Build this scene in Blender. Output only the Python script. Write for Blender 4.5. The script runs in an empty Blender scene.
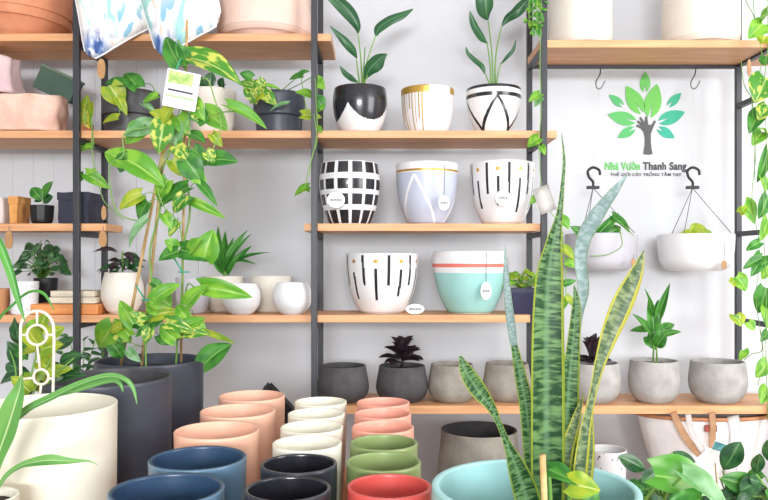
import bpy, bmesh, math, random
from mathutils import Vector, Matrix, noise
random.seed(7)
PI = math.pi
sc = bpy.context.scene
C = sc.collection

# ---------------------------------------------------------------- camera, world, light, exposure
HC = 1.40           # eye height
F = 745.0           # focal length in pixels of the 768 px frame
cam = bpy.data.cameras.new('camera')
cam.sensor_width = 36.0
cam.lens = 36.0*F/768.0
cam.shift_y = 12.0/768.0
cam.clip_start = 0.05
camo = bpy.data.objects.new('camera', cam); C.objects.link(camo)
camo.location = (0, 0, HC); camo.rotation_euler = (PI/2, 0, 0)
sc.camera = camo
world = bpy.data.worlds.new('world'); sc.world = world; world.use_nodes = True
wb = world.node_tree.nodes['Background']
wb.inputs[0].default_value = (0.93, 0.96, 1.0, 1); wb.inputs[1].default_value = 0.52
def area(name, loc, target, sx, sy, power, col=(1, 1, 1)):
    l = bpy.data.lights.new(name, 'AREA'); l.shape = 'RECTANGLE'; l.size = sx; l.size_y = sy
    l.energy = power; l.color = col
    o = bpy.data.objects.new(name, l); C.objects.link(o); o.location = loc
    o.rotation_euler = (Vector(target)-Vector(loc)).to_track_quat('-Z', 'Y').to_euler()
    return o
area('window_light_right', (3.3, 0.3, 2.2), (0.9, 3.5, 1.3), 2.0, 2.2, 112, (1, 1, 1))
area('window_light_front', (-0.2, -5.4, 2.05), (-0.1, 3.2, 1.4), 2.6, 1.1, 430, (0.96, 0.98, 1))
sc.view_settings.view_transform = 'Standard'
sc.view_settings.look = 'None'
sc.view_settings.gamma = 1.0
sc.view_settings.use_curve_mapping = False
sc.view_settings.exposure = 0.10

# ---------------------------------------------------------------- helpers
def P(px, py, Y):
    """the point at depth Y seen at a pixel of the photograph"""
    return Vector(((px-384.0)/F*Y, Y, HC-(py-262.0)/F*Y))
def lin(c):
    r = []
    for v in c:
        v /= 255.0
        r.append(v/12.92 if v <= 0.04045 else ((v+0.055)/1.055)**2.4)
    return tuple(r)+(1.0,)
def nt(m):
    return m.node_tree.nodes, m.node_tree.links
MATS = {}
def mat(name, c, rough=0.5, metal=0.0, c2=None, scale=8.0, stretch=(1, 1, 1), bump=0.0, detail=3.0, lo=0.35, hi=0.65, trans=0.0, coat=0.0, bscale=None):
    if name in MATS: return MATS[name]
    m = bpy.data.materials.new(name); m.use_nodes = True; N, L = nt(m)
    b = N['Principled BSDF']
    b.inputs['Base Color'].default_value = lin(c); b.inputs['Roughness'].default_value = rough
    b.inputs['Metallic'].default_value = metal
    if coat: b.inputs['Coat Weight'].default_value = coat
    tc = N.new('ShaderNodeTexCoord'); mp = N.new('ShaderNodeMapping'); mp.inputs['Scale'].default_value = stretch
    L.new(tc.outputs['Object'], mp.inputs['Vector'])
    colout = None
    nz = N.new('ShaderNodeTexNoise'); nz.inputs['Scale'].default_value = scale; nz.inputs['Detail'].default_value = detail
    L.new(mp.outputs[0], nz.inputs['Vector'])
    if c2 is None: c2 = tuple(v*0.97 for v in c)
    cr = N.new('ShaderNodeValToRGB'); cr.color_ramp.elements[0].position = lo; cr.color_ramp.elements[1].position = hi
    cr.color_ramp.elements[0].color = lin(c); cr.color_ramp.elements[1].color = lin(c2)
    L.new(nz.outputs['Fac'], cr.inputs['Fac']); L.new(cr.outputs[0], b.inputs['Base Color'])
    colout = cr.outputs[0]
    if bump:
        n2 = nz
        if bscale:
            n2 = N.new('ShaderNodeTexNoise'); n2.inputs['Scale'].default_value = bscale; n2.inputs['Detail'].default_value = 4
            L.new(mp.outputs[0], n2.inputs['Vector'])
        bp = N.new('ShaderNodeBump'); bp.inputs['Strength'].default_value = bump; bp.inputs['Distance'].default_value = 0.01
        L.new(n2.outputs['Fac'], bp.inputs['Height']); L.new(bp.outputs[0], b.inputs['Normal'])
    if trans:
        t = N.new('ShaderNodeBsdfTranslucent'); mx = N.new('ShaderNodeMixShader'); mx.inputs[0].default_value = trans
        L.new(colout, t.inputs['Color']); out = N['Material Output']
        L.new(b.outputs[0], mx.inputs[1]); L.new(t.outputs[0], mx.inputs[2]); L.new(mx.outputs[0], out.inputs['Surface'])
    MATS[name] = m
    return m

def leafmat(name, c, c2, vein=None, rough=0.4, trans=0.3, scale=22, lo=0.42, hi=0.6, edge=None, edgew=0.1, bands=0, streak=None):
    """a leaf: UV x runs across the blade, y from base to tip"""
    if name in MATS: return MATS[name]
    m = bpy.data.materials.new(name); m.use_nodes = True; N, L = nt(m)
    b = N['Principled BSDF']; b.inputs['Roughness'].default_value = rough
    tc = N.new('ShaderNodeTexCoord'); nz = N.new('ShaderNodeTexNoise'); nz.inputs['Scale'].default_value = scale; nz.inputs['Detail'].default_value = 3
    mp = N.new('ShaderNodeMapping')
    if bands:
        mp.inputs['Scale'].default_value = (0.55, bands, 1); L.new(tc.outputs['UV'], mp.inputs['Vector'])
        nz.inputs['Scale'].default_value = 3.0; nz.inputs['Distortion'].default_value = 0.35
    else:
        nz.inputs['Scale'].default_value = scale*.16; nz.inputs['Detail'].default_value = 1.5
        oi = N.new('ShaderNodeObjectInfo'); mu = N.new('ShaderNodeMath'); mu.operation = 'MULTIPLY'; mu.inputs[1].default_value = 40
        L.new(oi.outputs['Random'], mu.inputs[0]); cb = N.new('ShaderNodeCombineXYZ'); L.new(mu.outputs[0], cb.inputs[2])
        L.new(cb.outputs[0], mp.inputs['Location']); L.new(tc.outputs['UV'], mp.inputs['Vector'])
    L.new(mp.outputs[0], nz.inputs['Vector'])
    cr = N.new('ShaderNodeValToRGB'); cr.color_ramp.elements[0].position = lo; cr.color_ramp.elements[1].position = hi
    cr.color_ramp.elements[0].color = lin(c); cr.color_ramp.elements[1].color = lin(c2)
    L.new(nz.outputs['Fac'], cr.inputs['Fac'])
    col = cr.outputs[0]
    sp = N.new('ShaderNodeSeparateXYZ'); L.new(tc.outputs['UV'], sp.inputs[0])
    ab = N.new('ShaderNodeMath'); ab.operation = 'SUBTRACT'; ab.inputs[1].default_value = 0.5; L.new(sp.outputs[0], ab.inputs[0])
    a2 = N.new('ShaderNodeMath'); a2.operation = 'ABSOLUTE'; L.new(ab.outputs[0], a2.inputs[0])
    def mixc(fac, colin, c3):
        mx = N.new('ShaderNodeMix'); mx.data_type = 'RGBA'
        L.new(fac, mx.inputs['Factor']); L.new(colin, mx.inputs['A']); mx.inputs['B'].default_value = lin(c3)
        return mx.outputs['Result']
    if vein:
        lt = N.new('ShaderNodeMath'); lt.operation = 'LESS_THAN'; lt.inputs[1].default_value = 0.035; L.new(a2.outputs[0], lt.inputs[0])
        col = mixc(lt.outputs[0], col, vein)
    if streak:
        s1 = N.new('ShaderNodeMapRange'); s1.inputs['From Min'].default_value = .12; s1.inputs['From Max'].default_value = .03; s1.inputs['To Max'].default_value = .5
        L.new(a2.outputs[0], s1.inputs['Value']); col = mixc(s1.outputs[0], col, streak)
    if edge:
        gt = N.new('ShaderNodeMath'); gt.operation = 'GREATER_THAN'; gt.inputs[1].default_value = 0.5-edgew; L.new(a2.outputs[0], gt.inputs[0])
        col = mixc(gt.outputs[0], col, edge)
    L.new(col, b.inputs['Base Color'])
    t = N.new('ShaderNodeBsdfTranslucent'); mx = N.new('ShaderNodeMixShader'); mx.inputs[0].default_value = trans
    L.new(col, t.inputs['Color']); L.new(b.outputs[0], mx.inputs[1]); L.new(t.outputs[0], mx.inputs[2])
    L.new(mx.outputs[0], N['Material Output'].inputs['Surface'])
    MATS[name] = m
    return m

ORI = {}
def origin(o):
    return ORI.get(o, Vector((0, 0, 0))) if o else Vector((0, 0, 0))
def tag(o, label=None, cat=None, group=None, kind=None):
    if label: o['label'] = label
    if cat: o['category'] = cat
    if group: o['group'] = group
    if kind: o['kind'] = kind
    return o
def thing(name, loc, label, cat, group=None):
    o = bpy.data.objects.new(name, None); C.objects.link(o); o.location = loc; o.empty_display_size = 0.05
    ORI[o] = Vector(loc)
    return tag(o, label, cat, group)
def obj(name, bm, mats, parent=None, smooth=True, loc=None, label=None):
    """link a bmesh given in world coordinates as one mesh object; its origin is its parent's, or loc"""
    og = origin(parent) if parent else (Vector(loc) if loc is not None else Vector((0, 0, 0)))
    bmesh.ops.translate(bm, verts=bm.verts, vec=-og)
    me = bpy.data.meshes.new(name); bm.to_mesh(me); bm.free()
    if not isinstance(mats, (list, tuple)): mats = [mats]
    for m in mats: me.materials.append(m)
    if smooth:
        for p in me.polygons: p.use_smooth = True
    o = bpy.data.objects.new(name, me); C.objects.link(o)
    if parent: o.parent = parent
    else: o.location = og
    ORI[o] = og
    if label: o['label'] = label
    return o
def struct(name, bm, m, smooth=False):
    o = obj(name, bm, m, smooth=smooth); o['kind'] = 'structure'; return o

def box(bm, x0, x1, y0, y1, z0, z1, bev=0.0, mi=0):
    r = bmesh.ops.create_cube(bm, size=1.0)
    vs = r['verts']
    for v in vs:
        v.co = Vector((x0 if v.co.x < 0 else x1, y0 if v.co.y < 0 else y1, z0 if v.co.z < 0 else z1))
    fs = set(f for v in vs for f in v.link_faces)
    for f in fs: f.material_index = mi
    if bev:
        es = list(set(e for v in vs for e in v.link_edges))
        bmesh.ops.bevel(bm, geom=es, offset=bev, segments=2, affect='EDGES', profile=0.6)
    return bm
def B(*a, **k):
    bm = bmesh.new(); box(bm, *a, **k); return bm
def tube(bm, pts, r, seg=8, cap=True):
    pts = [Vector(p) for p in pts]; n = len(pts)
    rs = r if isinstance(r, (list, tuple)) else [r]*n
    rings = []; up = None
    for i, p in enumerate(pts):
        d = (pts[min(i+1, n-1)]-pts[max(i-1, 0)]).normalized()
        if up is None:
            up = Vector((0, 0, 1)) if abs(d.z) < 0.9 else Vector((0, 1, 0))
        s = d.cross(up)
        if s.length < 1e-5: s = d.cross(Vector((1, 0, 0)))
        s.normalize(); up = s.cross(d).normalized()
        rings.append([bm.verts.new(p+(s*math.cos(2*PI*k/seg)+up*math.sin(2*PI*k/seg))*rs[i]) for k in range(seg)])
    for a, b in zip(rings, rings[1:]):
        for k in range(seg):
            bm.faces.new((a[k], a[(k+1) % seg], b[(k+1) % seg], b[k]))
    if cap:
        bm.faces.new(rings[0][::-1]); bm.faces.new(rings[-1])
    return bm
def spline(pts, n=6):
    """catmull-rom through tuples of any length"""
    out = []; m = len(pts)
    for i in range(m-1):
        p0 = pts[max(i-1, 0)]; p1 = pts[i]; p2 = pts[i+1]; p3 = pts[min(i+2, m-1)]
        for k in range(n):
            t = k/n
            out.append(tuple(0.5*((2*b)+(-a+c)*t+(2*a-5*b+4*c-d)*t*t+(-a+3*b-3*c+d)*t**3) for a, b, c, d in zip(p0, p1, p2, p3)))
    out.append(tuple(pts[-1]))
    return out
def lathe(bm, prof, cx, cy, seg=64, mi=None, close=False):
    """prof: (r, z); mi(u, i) gives a face's material, u = angle turned from the camera side, -0.5..0.5"""
    rings = []
    for r, z in prof:
        if r < 1e-6:
            rings.append([bm.verts.new((cx, cy, z))])
        else:
            rings.append([bm.verts.new((cx+r*math.sin(2*PI*k/seg), cy-r*math.cos(2*PI*k/seg), z)) for k in range(seg)])
    for i, (a, b) in enumerate(zip(rings, rings[1:])):
        for k in range(seg):
            k2 = (k+1) % seg
            vs = [a[k % len(a)], a[k2 % len(a)], b[k2 % len(b)], b[k % len(b)]]
            u = []
            for v in vs:
                if v not in u: u.append(v)
            if len(u) < 3: continue
            f = bm.faces.new(u)
            if mi:
                t = (k+0.5)/seg
                f.material_index = mi(t if t < 0.5 else t-1.0, i)
    return bm
def pot_bm(cx, cy, z0, h, R, shape, wall=0.008, seg=64, n=14, pattern=None, inner_mi=0, depth=None, foot=0.0):
    """a hollow vessel: shape is [(t, r)] from foot to rim, r in units of R"""
    bm = bmesh.new()
    s = [(max(0, min(1, t)), r) for t, r in spline(shape, n)]
    zb = z0+foot
    prof = []
    if foot:
        prof += [(0, z0), (R*s[0][1]*0.80, z0), (R*s[0][1]*0.80, zb)]
    else:
        prof += [(0, z0)]
    r0 = R*s[0][1]
    prof += [(r0-0.006, zb), (r0-0.0015, zb+0.0015)]
    base = len(prof)
    hh = h-foot
    for t, r in s:
        prof.append((R*r, zb+0.004+(hh-0.004-0.0015)*t))
    top = len(prof)-1
    rt = prof[-1][0]
    prof += [(rt-0.0015, z0+h), (rt-wall+0.0015, z0+h), (rt-wall, z0+h-0.002)]
    zi = z0+(h-depth if depth else foot+wall*1.5)
    for t, r in reversed(s):
        z = zb+hh*t
        if z < z0+h-0.004 and z > zi:
            prof.append((R*r-wall, z))
    prof += [(prof[-1][0], zi), (0, zi)]
    def mi(u, i):
        if pattern and base <= i < top:
            t = (prof[i][1]+prof[i+1][1])/2
            return pattern(u, (t-z0)/h)
        if i > top: return inner_mi
        return pattern(u, 0.999) if (pattern and i >= top) else 0
    lathe(bm, prof, cx, cy, seg, mi)
    return bm
def disc_bm(cx, cy, z, r, amp=0.003, mi=0):
    bm = bmesh.new(); rings = [[bm.verts.new((cx, cy, z+amp))]]
    for j in range(1, 7):
        rings.append([bm.verts.new((cx+r*j/6*math.cos(2*PI*k/24), cy+r*j/6*math.sin(2*PI*k/24), z+amp*random.uniform(-1, 1)*(j < 6))) for k in range(24)])
    for k in range(24): bm.faces.new((rings[0][0], rings[1][k], rings[1][(k+1) % 24]))
    for a, b in zip(rings[1:], rings[2:]):
        for k in range(24): bm.faces.new((a[k], b[k], b[(k+1) % 24], a[(k+1) % 24]))
    # a plug beneath so the soil has a body
    lo = [bm.verts.new((v.co.x, v.co.y, z-0.01)) for v in rings[-1]]
    for k in range(24): bm.faces.new((rings[-1][k], lo[k], lo[(k+1) % 24], rings[-1][(k+1) % 24]))
    bm.faces.new(lo[::-1])
    return bm

# leaves -------------------------------------------------------------
LSH = {
    'heart': lambda v: 0.5*math.sin(PI*min(1, (v*0.88+0.12)**.82))**.68*(1.0 if v < .45 else 1-0.42*(v-.45)),
    'oval':  lambda v: 0.5*math.sin(PI*v)**0.75,
    'lance': lambda v: 0.5*math.sin(PI*v**0.75)**0.9,
    'spoon': lambda v: 0.5*(math.sin(PI*v**1.6)**0.7)*0.97+0.02*(1-v),
    'blade': lambda v: 0.5*(1-v**2.2)*min(1, 0.45+v*2.2),
}
TEMPL = {}
def leaf_template(shape, droop=0.25, fold=0.15, nl=10, nw=6, wave=0.0):
    key = (shape, droop, fold, nl, nw, wave)
    if key in TEMPL: return TEMPL[key]
    bm = bmesh.new(); uvl = bm.loops.layers.uv.new('UVMap'); g = []
    for i in range(nl+1):
        v = i/nl; w = max(LSH[shape](min(1, max(0, v))), 0.0); row = []
        if i == nl: w = 0.004
        for j in range(nw+1):
            u = j/nw*2-1
            y = v
            if shape == 'heart': y = v-0.16*abs(u)**1.5*(1-v)**3
            z = -droop*v*v + fold*abs(u)*w*2 + 0.04*math.sin(PI*v) - fold*0.8*(abs(u)**3)*w
            z += wave*math.sin(v*11+u*2)*abs(u)*w
            row.append((bm.verts.new((u*w, y, z)), (j/nw, v)))
        g.append(row)
    for i in range(nl):
        for j in range(nw):
            q = [g[i][j], g[i][j+1], g[i+1][j+1], g[i+1][j]]
            f = bm.faces.new([a[0] for a in q])
            for lp, a in zip(f.loops, q): lp[uvl].uv = a[1]
            f.smooth = True
    me = bpy.data.meshes.new('leaf_'+shape); bm.to_mesh(me); bm.free()
    TEMPL[key] = me
    return me
def leaf_matrix(base, tip, w, nrm):
    base = Vector(base); tip = Vector(tip); d = tip-base; L = max(d.length, 1e-4); d.normalize()
    n = Vector(nrm); n = n-d*n.dot(d)
    if n.length < 1e-3: n = Vector((0.3, -0.2, 1)); n = n-d*n.dot(d)
    n.normalize(); s = d.cross(n).normalized()
    M = Matrix(((s.x*w, d.x*L, n.x*L, base.x), (s.y*w, d.y*L, n.y*L, base.y), (s.z*w, d.z*L, n.z*L, base.z), (0, 0, 0, 1)))
    return M
LM = {}
def put_leaf(parent, me, base, tip, w, nrm, m, label=None, name='leaf'):
    key = (me.name, m.name)
    if key not in LM:
        k = me.copy(); k.materials.clear(); k.materials.append(m); LM[key] = k
    o = bpy.data.objects.new(name, LM[key]); C.objects.link(o); o.parent = parent
    M = leaf_matrix(base, tip, w, nrm); M.translation = Vector(base)-origin(parent)
    o.matrix_basis = M
    if label: o['label'] = label
    return o
def leaf_bm(bm, me, base, tip, w, nrm, mi=0):
    n0 = len(bm.verts); f0 = len(bm.faces)
    bm.from_mesh(me); bm.verts.ensure_lookup_table(); bm.faces.ensure_lookup_table()
    M = leaf_matrix(base, tip, w, nrm)
    bmesh.ops.transform(bm, matrix=M, verts=bm.verts[n0:])
    for f in bm.faces[f0:]: f.material_index = mi; f.smooth = True
def blade_bm(pts, nrm=(0, -1, 0.15), nw=6, fold=0.12, n=6, thick=0.0, twist=0.0):
    """a strap leaf along (px, py, Y, width px) points"""
    bm = bmesh.new(); uvl = bm.loops.layers.uv.new('UVMap')
    s = spline(pts, n); N = len(s); g = []
    pos = [P(a[0], a[1], a[2]) for a in s]
    nr0 = Vector(nrm).normalized()
    for i, a in enumerate(s):
        d = (pos[min(i+1, N-1)]-pos[max(i-1, 0)]).normalized()
        nn = Matrix.Rotation(twist*i/N, 3, d) @ nr0
        nn = (nn-d*nn.dot(d)); nn = nn.normalized() if nn.length > 1e-3 else Vector((0, 0, 1))
        sd = d.cross(nn).normalized(); w = max(a[3], 0.3)/F*a[2]/2
        row = []
        for j in range(nw+1):
            u = j/nw*2-1
            row.append((bm.verts.new(pos[i]+sd*u*w+nn*(fold*w*(u*u-0.4))), (j/nw, i/(N-1))))
        g.append(row)
    for i in range(N-1):
        for j in range(nw):
            q = [g[i][j], g[i][j+1], g[i+1][j+1], g[i+1][j]]
            f = bm.faces.new([b[0] for b in q])
            for lp, b in zip(f.loops, q): lp[uvl].uv = b[1]
    if thick:
        r = bmesh.ops.solidify(bm, geom=bm.faces[:], thickness=thick)
    return bm

# ---------------------------------------------------------------- materials
WALL = mat('wall_paint', (212, 214, 218), 0.85, c2=(206, 208, 213), scale=1.4)
WOOD = mat('shelf_timber', (228, 174, 126), 0.5, c2=(204, 144, 98), scale=3.5, stretch=(0.9, 9, 14), lo=0.3, hi=0.72, bump=0.05)
WOODE = mat('dark_timber', (190, 132, 92), 0.5, c2=(160, 104, 70), scale=6, stretch=(4, 1, 12))
TABLE = mat('bench_timber', (214, 142, 92), 0.5, c2=(190, 118, 72), scale=3.5, stretch=(9, 1, 9))
METAL = mat('powder_coated_steel', (42, 44, 50), 0.45, 0.0, c2=(48, 50, 56))
SOIL = mat('potting_soil', (62, 48, 38), 0.95, c2=(34, 26, 22), scale=90, bump=0.8)
STEM = leafmat('green_stem', (132, 176, 84), (104, 150, 66), trans=0.1, scale=12)
BAMBOO = mat('bamboo_cane', (214, 180, 124), 0.6, c2=(190, 150, 96), scale=30)
TERRA = mat('terracotta', (222, 150, 112), 0.75, c2=(205, 132, 96), scale=12)
PINKC = mat('peach_ceramic', (240, 190, 165), 0.45, c2=(236, 184, 158))
PINKR = mat('rose_ceramic', (236, 168, 148), 0.4, c2=(232, 160, 140))
BLUSH = mat('blush_ceramic', (238, 208, 194), 0.45, c2=(232, 200, 186))
CREAM = mat('cream_ceramic', (238, 233, 216), 0.4, c2=(234, 228, 210))
WHITE = mat('white_ceramic', (236, 236, 238), 0.35, c2=(232, 232, 234))
OFFW = mat('warm_white_ceramic', (232, 226, 216), 0.5, c2=(226, 218, 206), scale=14)
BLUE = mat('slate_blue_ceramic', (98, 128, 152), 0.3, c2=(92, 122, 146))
BLUEI = mat('shaded_blue_inside', (54, 78, 106), 0.3, c2=(50, 72, 100))  # shade inside the blue pots, painted in as a deeper blue
NAVY = mat('midnight_ceramic', (50, 53, 62), 0.3, c2=(46, 49, 58))
GREEN = mat('olive_ceramic', (136, 154, 98), 0.35, c2=(128, 147, 92))
RED = mat('coral_red_ceramic', (212, 88, 82), 0.35, c2=(204, 82, 76))
CHAR = mat('charcoal_ceramic', (66, 70, 82), 0.4, c2=(60, 64, 76))
CHARM = mat('charcoal_matte', (78, 77, 80), 0.5, c2=(66, 65, 70), scale=20)
CONC = mat('pale_concrete', (180, 177, 174), 0.85, c2=(158, 155, 152), scale=16, bump=0.25, bscale=120, detail=6)
CONCW = mat('warm_concrete', (166, 160, 150), 0.85, c2=(142, 136, 128), scale=14, bump=0.2, bscale=110, detail=6)
CONCD = mat('dark_concrete', (84, 82, 84), 0.75, c2=(66, 64, 67), scale=14, bump=0.2, bscale=110, detail=6)
AQUA = mat('aqua_ceramic', (162, 213, 208), 0.4, c2=(156, 208, 204))
AQUAI = mat('aqua_glaze', (168, 216, 216), 0.35, c2=(162, 211, 212))
BLACK = mat('black_glaze', (34, 34, 40), 0.25, c2=(40, 40, 48), coat=0.3)
GOLD = mat('gold_lustre', (206, 166, 80), 0.35, 0.5, c2=(188, 148, 64))
GREYB = mat('pale_blue_glaze', (192, 199, 216), 0.3, c2=(186, 193, 212), coat=0.2)
CORAL = mat('coral_band', (232, 124, 108), 0.4)
NAVYP = mat('navy_plastic', (28, 26, 68), 0.4)
BLKP = mat('black_plastic', (24, 24, 27), 0.5)
CARD = mat('white_card', (245, 244, 242), 0.6)
INK = mat('printed_ink', (70, 58, 84), 0.7)
STRING = mat('grey_cord', (118, 112, 124), 0.8)
TAGW = mat('tag_timber', (186, 142, 96), 0.6, c2=(166, 122, 78), scale=20)
LILAC = mat('lilac_grey_ceramic', (192, 191, 198), 0.5, c2=(186, 184, 192))

G_POTH = leafmat('golden_pothos_leaf', (96, 164, 46), (136, 192, 60), vein=(158, 202, 96), scale=12, trans=0.25)
G_POTV = leafmat('variegated_pothos_leaf', (76, 148, 46), (204, 212, 96), vein=(176, 206, 110), scale=26, lo=0.50, hi=0.58, trans=0.3)
G_POTD = leafmat('deep_green_leaf', (50, 118, 42), (78, 148, 54), vein=(118, 170, 84), scale=16, trans=0.25)
G_LIME = leafmat('lime_leaf', (184, 200, 56), (142, 182, 52), vein=(216, 226, 120), scale=14, trans=0.4)
G_PALE = leafmat('silvery_leaf', (150, 194, 146), (104, 164, 94), scale=14, trans=0.3)
G_STREL = leafmat('strelitzia_leaf', (36, 86, 52), (48, 102, 60), vein=(96, 136, 92), scale=10, trans=0.15, rough=0.35)
G_DARK = leafmat('dark_leaf', (34, 76, 44), (56, 104, 58), vein=(84, 128, 76), scale=18, trans=0.12, rough=0.3)
G_BLKL = leafmat('almost_black_leaf', (36, 32, 36), (62, 46, 54), scale=24, trans=0.05, rough=0.35)
G_PALM = leafmat('palm_leaf', (56, 134, 50), (92, 166, 62), vein=(110, 184, 90), scale=12, trans=0.25)
G_SPID = leafmat('arching_leaf', (96, 160, 78), (120, 180, 96), vein=(190, 216, 160), scale=8, trans=0.3)
G_SNAKE = leafmat('snake_plant_leaf', (34, 84, 44), (132, 174, 112), edge=(190, 206, 88), edgew=0.075, bands=36, lo=0.42, hi=0.60, streak=(150, 192, 150), trans=0.08, rough=0.4)
G_SNAKP = leafmat('silver_snake_leaf', (152, 180, 178), (196, 214, 214), edge=(170, 196, 160), edgew=0.06, bands=15, lo=0.4, hi=0.62, trans=0.1, rough=0.4)
G_SNAKY = leafmat('yellow_edged_snake_leaf', (92, 122, 86), (170, 186, 140), edge=(222, 220, 96), edgew=0.14, bands=20, lo=0.42, hi=0.62, trans=0.08, rough=0.4)

# ---------------------------------------------------------------- the setting
WY = 3.62
struct('wall_back', B(-4.2, 4.2, WY, WY+0.1, 0, 3.2), WALL)
struct('floor', B(-4.2, 4.2, -5.6, WY, -0.05, 0), mat('pale_floor', (196, 190, 182), 0.6, c2=(186, 180, 172)))
struct('ceiling', B(-4.2, 4.2, -5.6, WY, 3.2, 3.3), mat('ceiling_paint', (244, 244, 246), 0.9))
bm = bmesh.new()
x = -2.6
while x < -0.9:
    box(bm, x, x+0.0995, WY-0.008, WY, 0.0, 3.2, bev=0.0015); x += 0.1
struct('trim_1', bm, WALL)       # the boarded strip of wall at the left

# ---------------------------------------------------------------- shelving
FY, RY = 3.10, 3.40
unit = thing('shelving_frame', (0.17, RY, 0), 'tall dark steel frame of posts and rails that carries the timber shelves', 'shelving')
def zf(py): return HC-(py-262.0)/F*3.12
XA, XB, XC, XD = -1.278, -0.290, 0.665, 1.62
for x in (-2.28, XA, XB, XC, XD):
    obj('post', B(x-0.0125, x+0.0125, FY-0.012, FY+0.012, 0, 2.75, bev=0.0015), METAL, unit, smooth=False)
    obj('post', B(x-0.012, x+0.012, RY-0.004, RY+0.02, 0, 2.75, bev=0.0015), METAL, unit, smooth=False)
TH = 0.031
def shelf(x0, x1, py, lab, y0=3.12, y1=3.42, th=TH):
    z = zf(py)
    o = obj('shelf_board', B(x0, x1, y0, y1, z-th, z, bev=0.0015), WOOD, smooth=False, loc=((x0+x1)/2, (y0+y1)/2, z-th))
    return tag(o, lab, 'shelf', 'timber shelf boards')
ZT_L, ZT_R, Z2, Z3, Z4, Z5 = zf(33.5), zf(40), zf(130.5), zf(223.5), zf(315), zf(405.8)
PX0 = FY+0.02
shelf(-2.4, -0.222, 33.5, 'top left timber shelf board, under the cushions and pink planter')
shelf(0.655, 2.6, 40, 'top right timber shelf board, above the wall emblem')
shelf(-2.4, -0.305, 130.5, 'left timber shelf board under the pink bag and two tier pots')
shelf(-0.303, 0.7245, 130.5, 'timber shelf board under the two strelitzias and the gold pot')
shelf(-2.4, -1.165, 223.5, 'short timber shelf board at left under the navy paper bag', y1=3.32)
shelf(-0.335, 0.657, 223.5, 'timber shelf board under the black and white grid pot')
shelf(-2.4, -0.298, 315, 'left timber shelf board under the orange tray and white bowls')
shelf(-0.296, 0.612, 315, 'timber shelf board under the aqua and coral banded pot')
shelf(-0.28, 2.6, 405.8, 'long lower timber shelf board under the concrete pots', th=0.034)
shelf(-2.4, 2.6, 533, 'lowest timber shelf board, under the canvas basket')
for x in (XA, XB, XC):
    for z in (ZT_L, Z2, Z3, Z4, Z5):
        if x == XC and z == ZT_L: z = ZT_R
        if x == XA and z == Z5: continue
        obj('side_rail', B(x-0.011, x+0.011, FY+0.012, RY-0.004, z-TH-0.024, z-TH-0.002), METAL, unit, smooth=False)
for py, z in ((65, ZT_R), (106, None), (234, None), (320, None)):
    zz = HC-(py-262)/F*3.40
    obj('side_rail', B(XD-0.011, XD+0.011, FY+0.012, RY-0.004, zz-0.011, zz+0.011), METAL, unit, smooth=False)
obj('hanging_rail', B(XC, XD, RY-0.006, RY+0.012, HC+(262-66.5)/F*3.4-0.009, HC+(262-66.5)/F*3.4+0.009), METAL, unit, smooth=False)

# benches the foreground pots stand on
TZ = 0.715
def bench(name, x0, x1, y0, y1, z, lab):
    t = thing(name, ((x0+x1)/2, (y0+y1)/2, 0), lab, 'bench')
    obj('benchtop', B(x0, x1, y0, y1, z-0.035, z, bev=0.003), TABLE, t, smooth=False)
    for xx in (x0+0.05, x1-0.05):
        for yy in (y0+0.05, y1-0.05):
            obj('leg', B(xx-0.025, xx+0.025, yy-0.025, yy+0.025, 0, z-0.035), TABLE, t, smooth=False)
bench('display_bench', -1.75, -0.56, 0.95, 2.76, TZ, 'timber bench under the large white and charcoal planters')
bench('display_bench', -0.55, 0.108, 0.95, 2.50, TZ, 'timber bench under the rows of small coloured pots')
bench('display_bench', 0.115, 1.75, 0.95, 2.03, TZ, 'timber bench under the aqua pot and leafy plants at right')

# ---------------------------------------------------------------- foreground pots
CYL = [(0, 0.86), (0.12, 0.93), (0.5, 0.975), (1, 1.0)]
def fore_pot(px, Y, dia, drop, m, mi_, label, group=None, wall=0.007, name='plant_pot', shape=CYL):
    X = (px-384)/F*Y
    zr = HC-drop
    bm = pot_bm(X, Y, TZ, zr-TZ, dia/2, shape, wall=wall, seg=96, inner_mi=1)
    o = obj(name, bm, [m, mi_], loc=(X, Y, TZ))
    return tag(o, label, 'pot', group)
fore_pot(252, 2.40, .211, .43, PINKC, PINKC, 'peach pot at the back of the left column', 'peach pots')
fore_pot(238, 2.16, .216, .43, PINKC, PINKC, 'peach pot in the middle of the three', 'peach pots')
fore_pot(217, 1.91, .215, .43, PINKC, PINKC, 'peach pot at the front, right behind the blue pots', 'peach pots')
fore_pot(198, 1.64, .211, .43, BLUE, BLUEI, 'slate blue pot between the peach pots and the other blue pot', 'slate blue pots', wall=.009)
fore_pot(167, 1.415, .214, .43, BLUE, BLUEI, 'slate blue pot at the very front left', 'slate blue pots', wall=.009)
fore_pot(320.7, 2.29, .16, 0.428, CREAM, CREAM, 'cream pot farthest back in its column', 'cream pots')
fore_pot(316.5, 2.10, .16, 0.426, CREAM, CREAM, 'second cream pot from the back', 'cream pots')
fore_pot(311.8, 1.91, .16, 0.422, CREAM, CREAM, 'third cream pot from the back', 'cream pots')
fore_pot(307.2, 1.725, .16, 0.418, CREAM, CREAM, 'cream pot at the front, next to the black pots', 'cream pots')
fore_pot(299, 1.56, .16, 0.421, NAVY, BLACK, 'black pot just in front of the cream pots', 'black pots')
fore_pot(288, 1.392, .16, 0.422, NAVY, BLACK, 'black pot at the very front of its column', 'black pots')
fore_pot(383.2, 2.26, .16, 0.424, PINKR, PINKR, 'rose pink pot farthest back', 'rose pink pots')
fore_pot(382.8, 2.09, .16, 0.424, PINKR, PINKR, 'rose pink pot in the middle of the three', 'rose pink pots')
fore_pot(382.8, 1.92, .16, 0.424, PINKR, PINKR, 'rose pink pot next to the green pots', 'rose pink pots')
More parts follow.
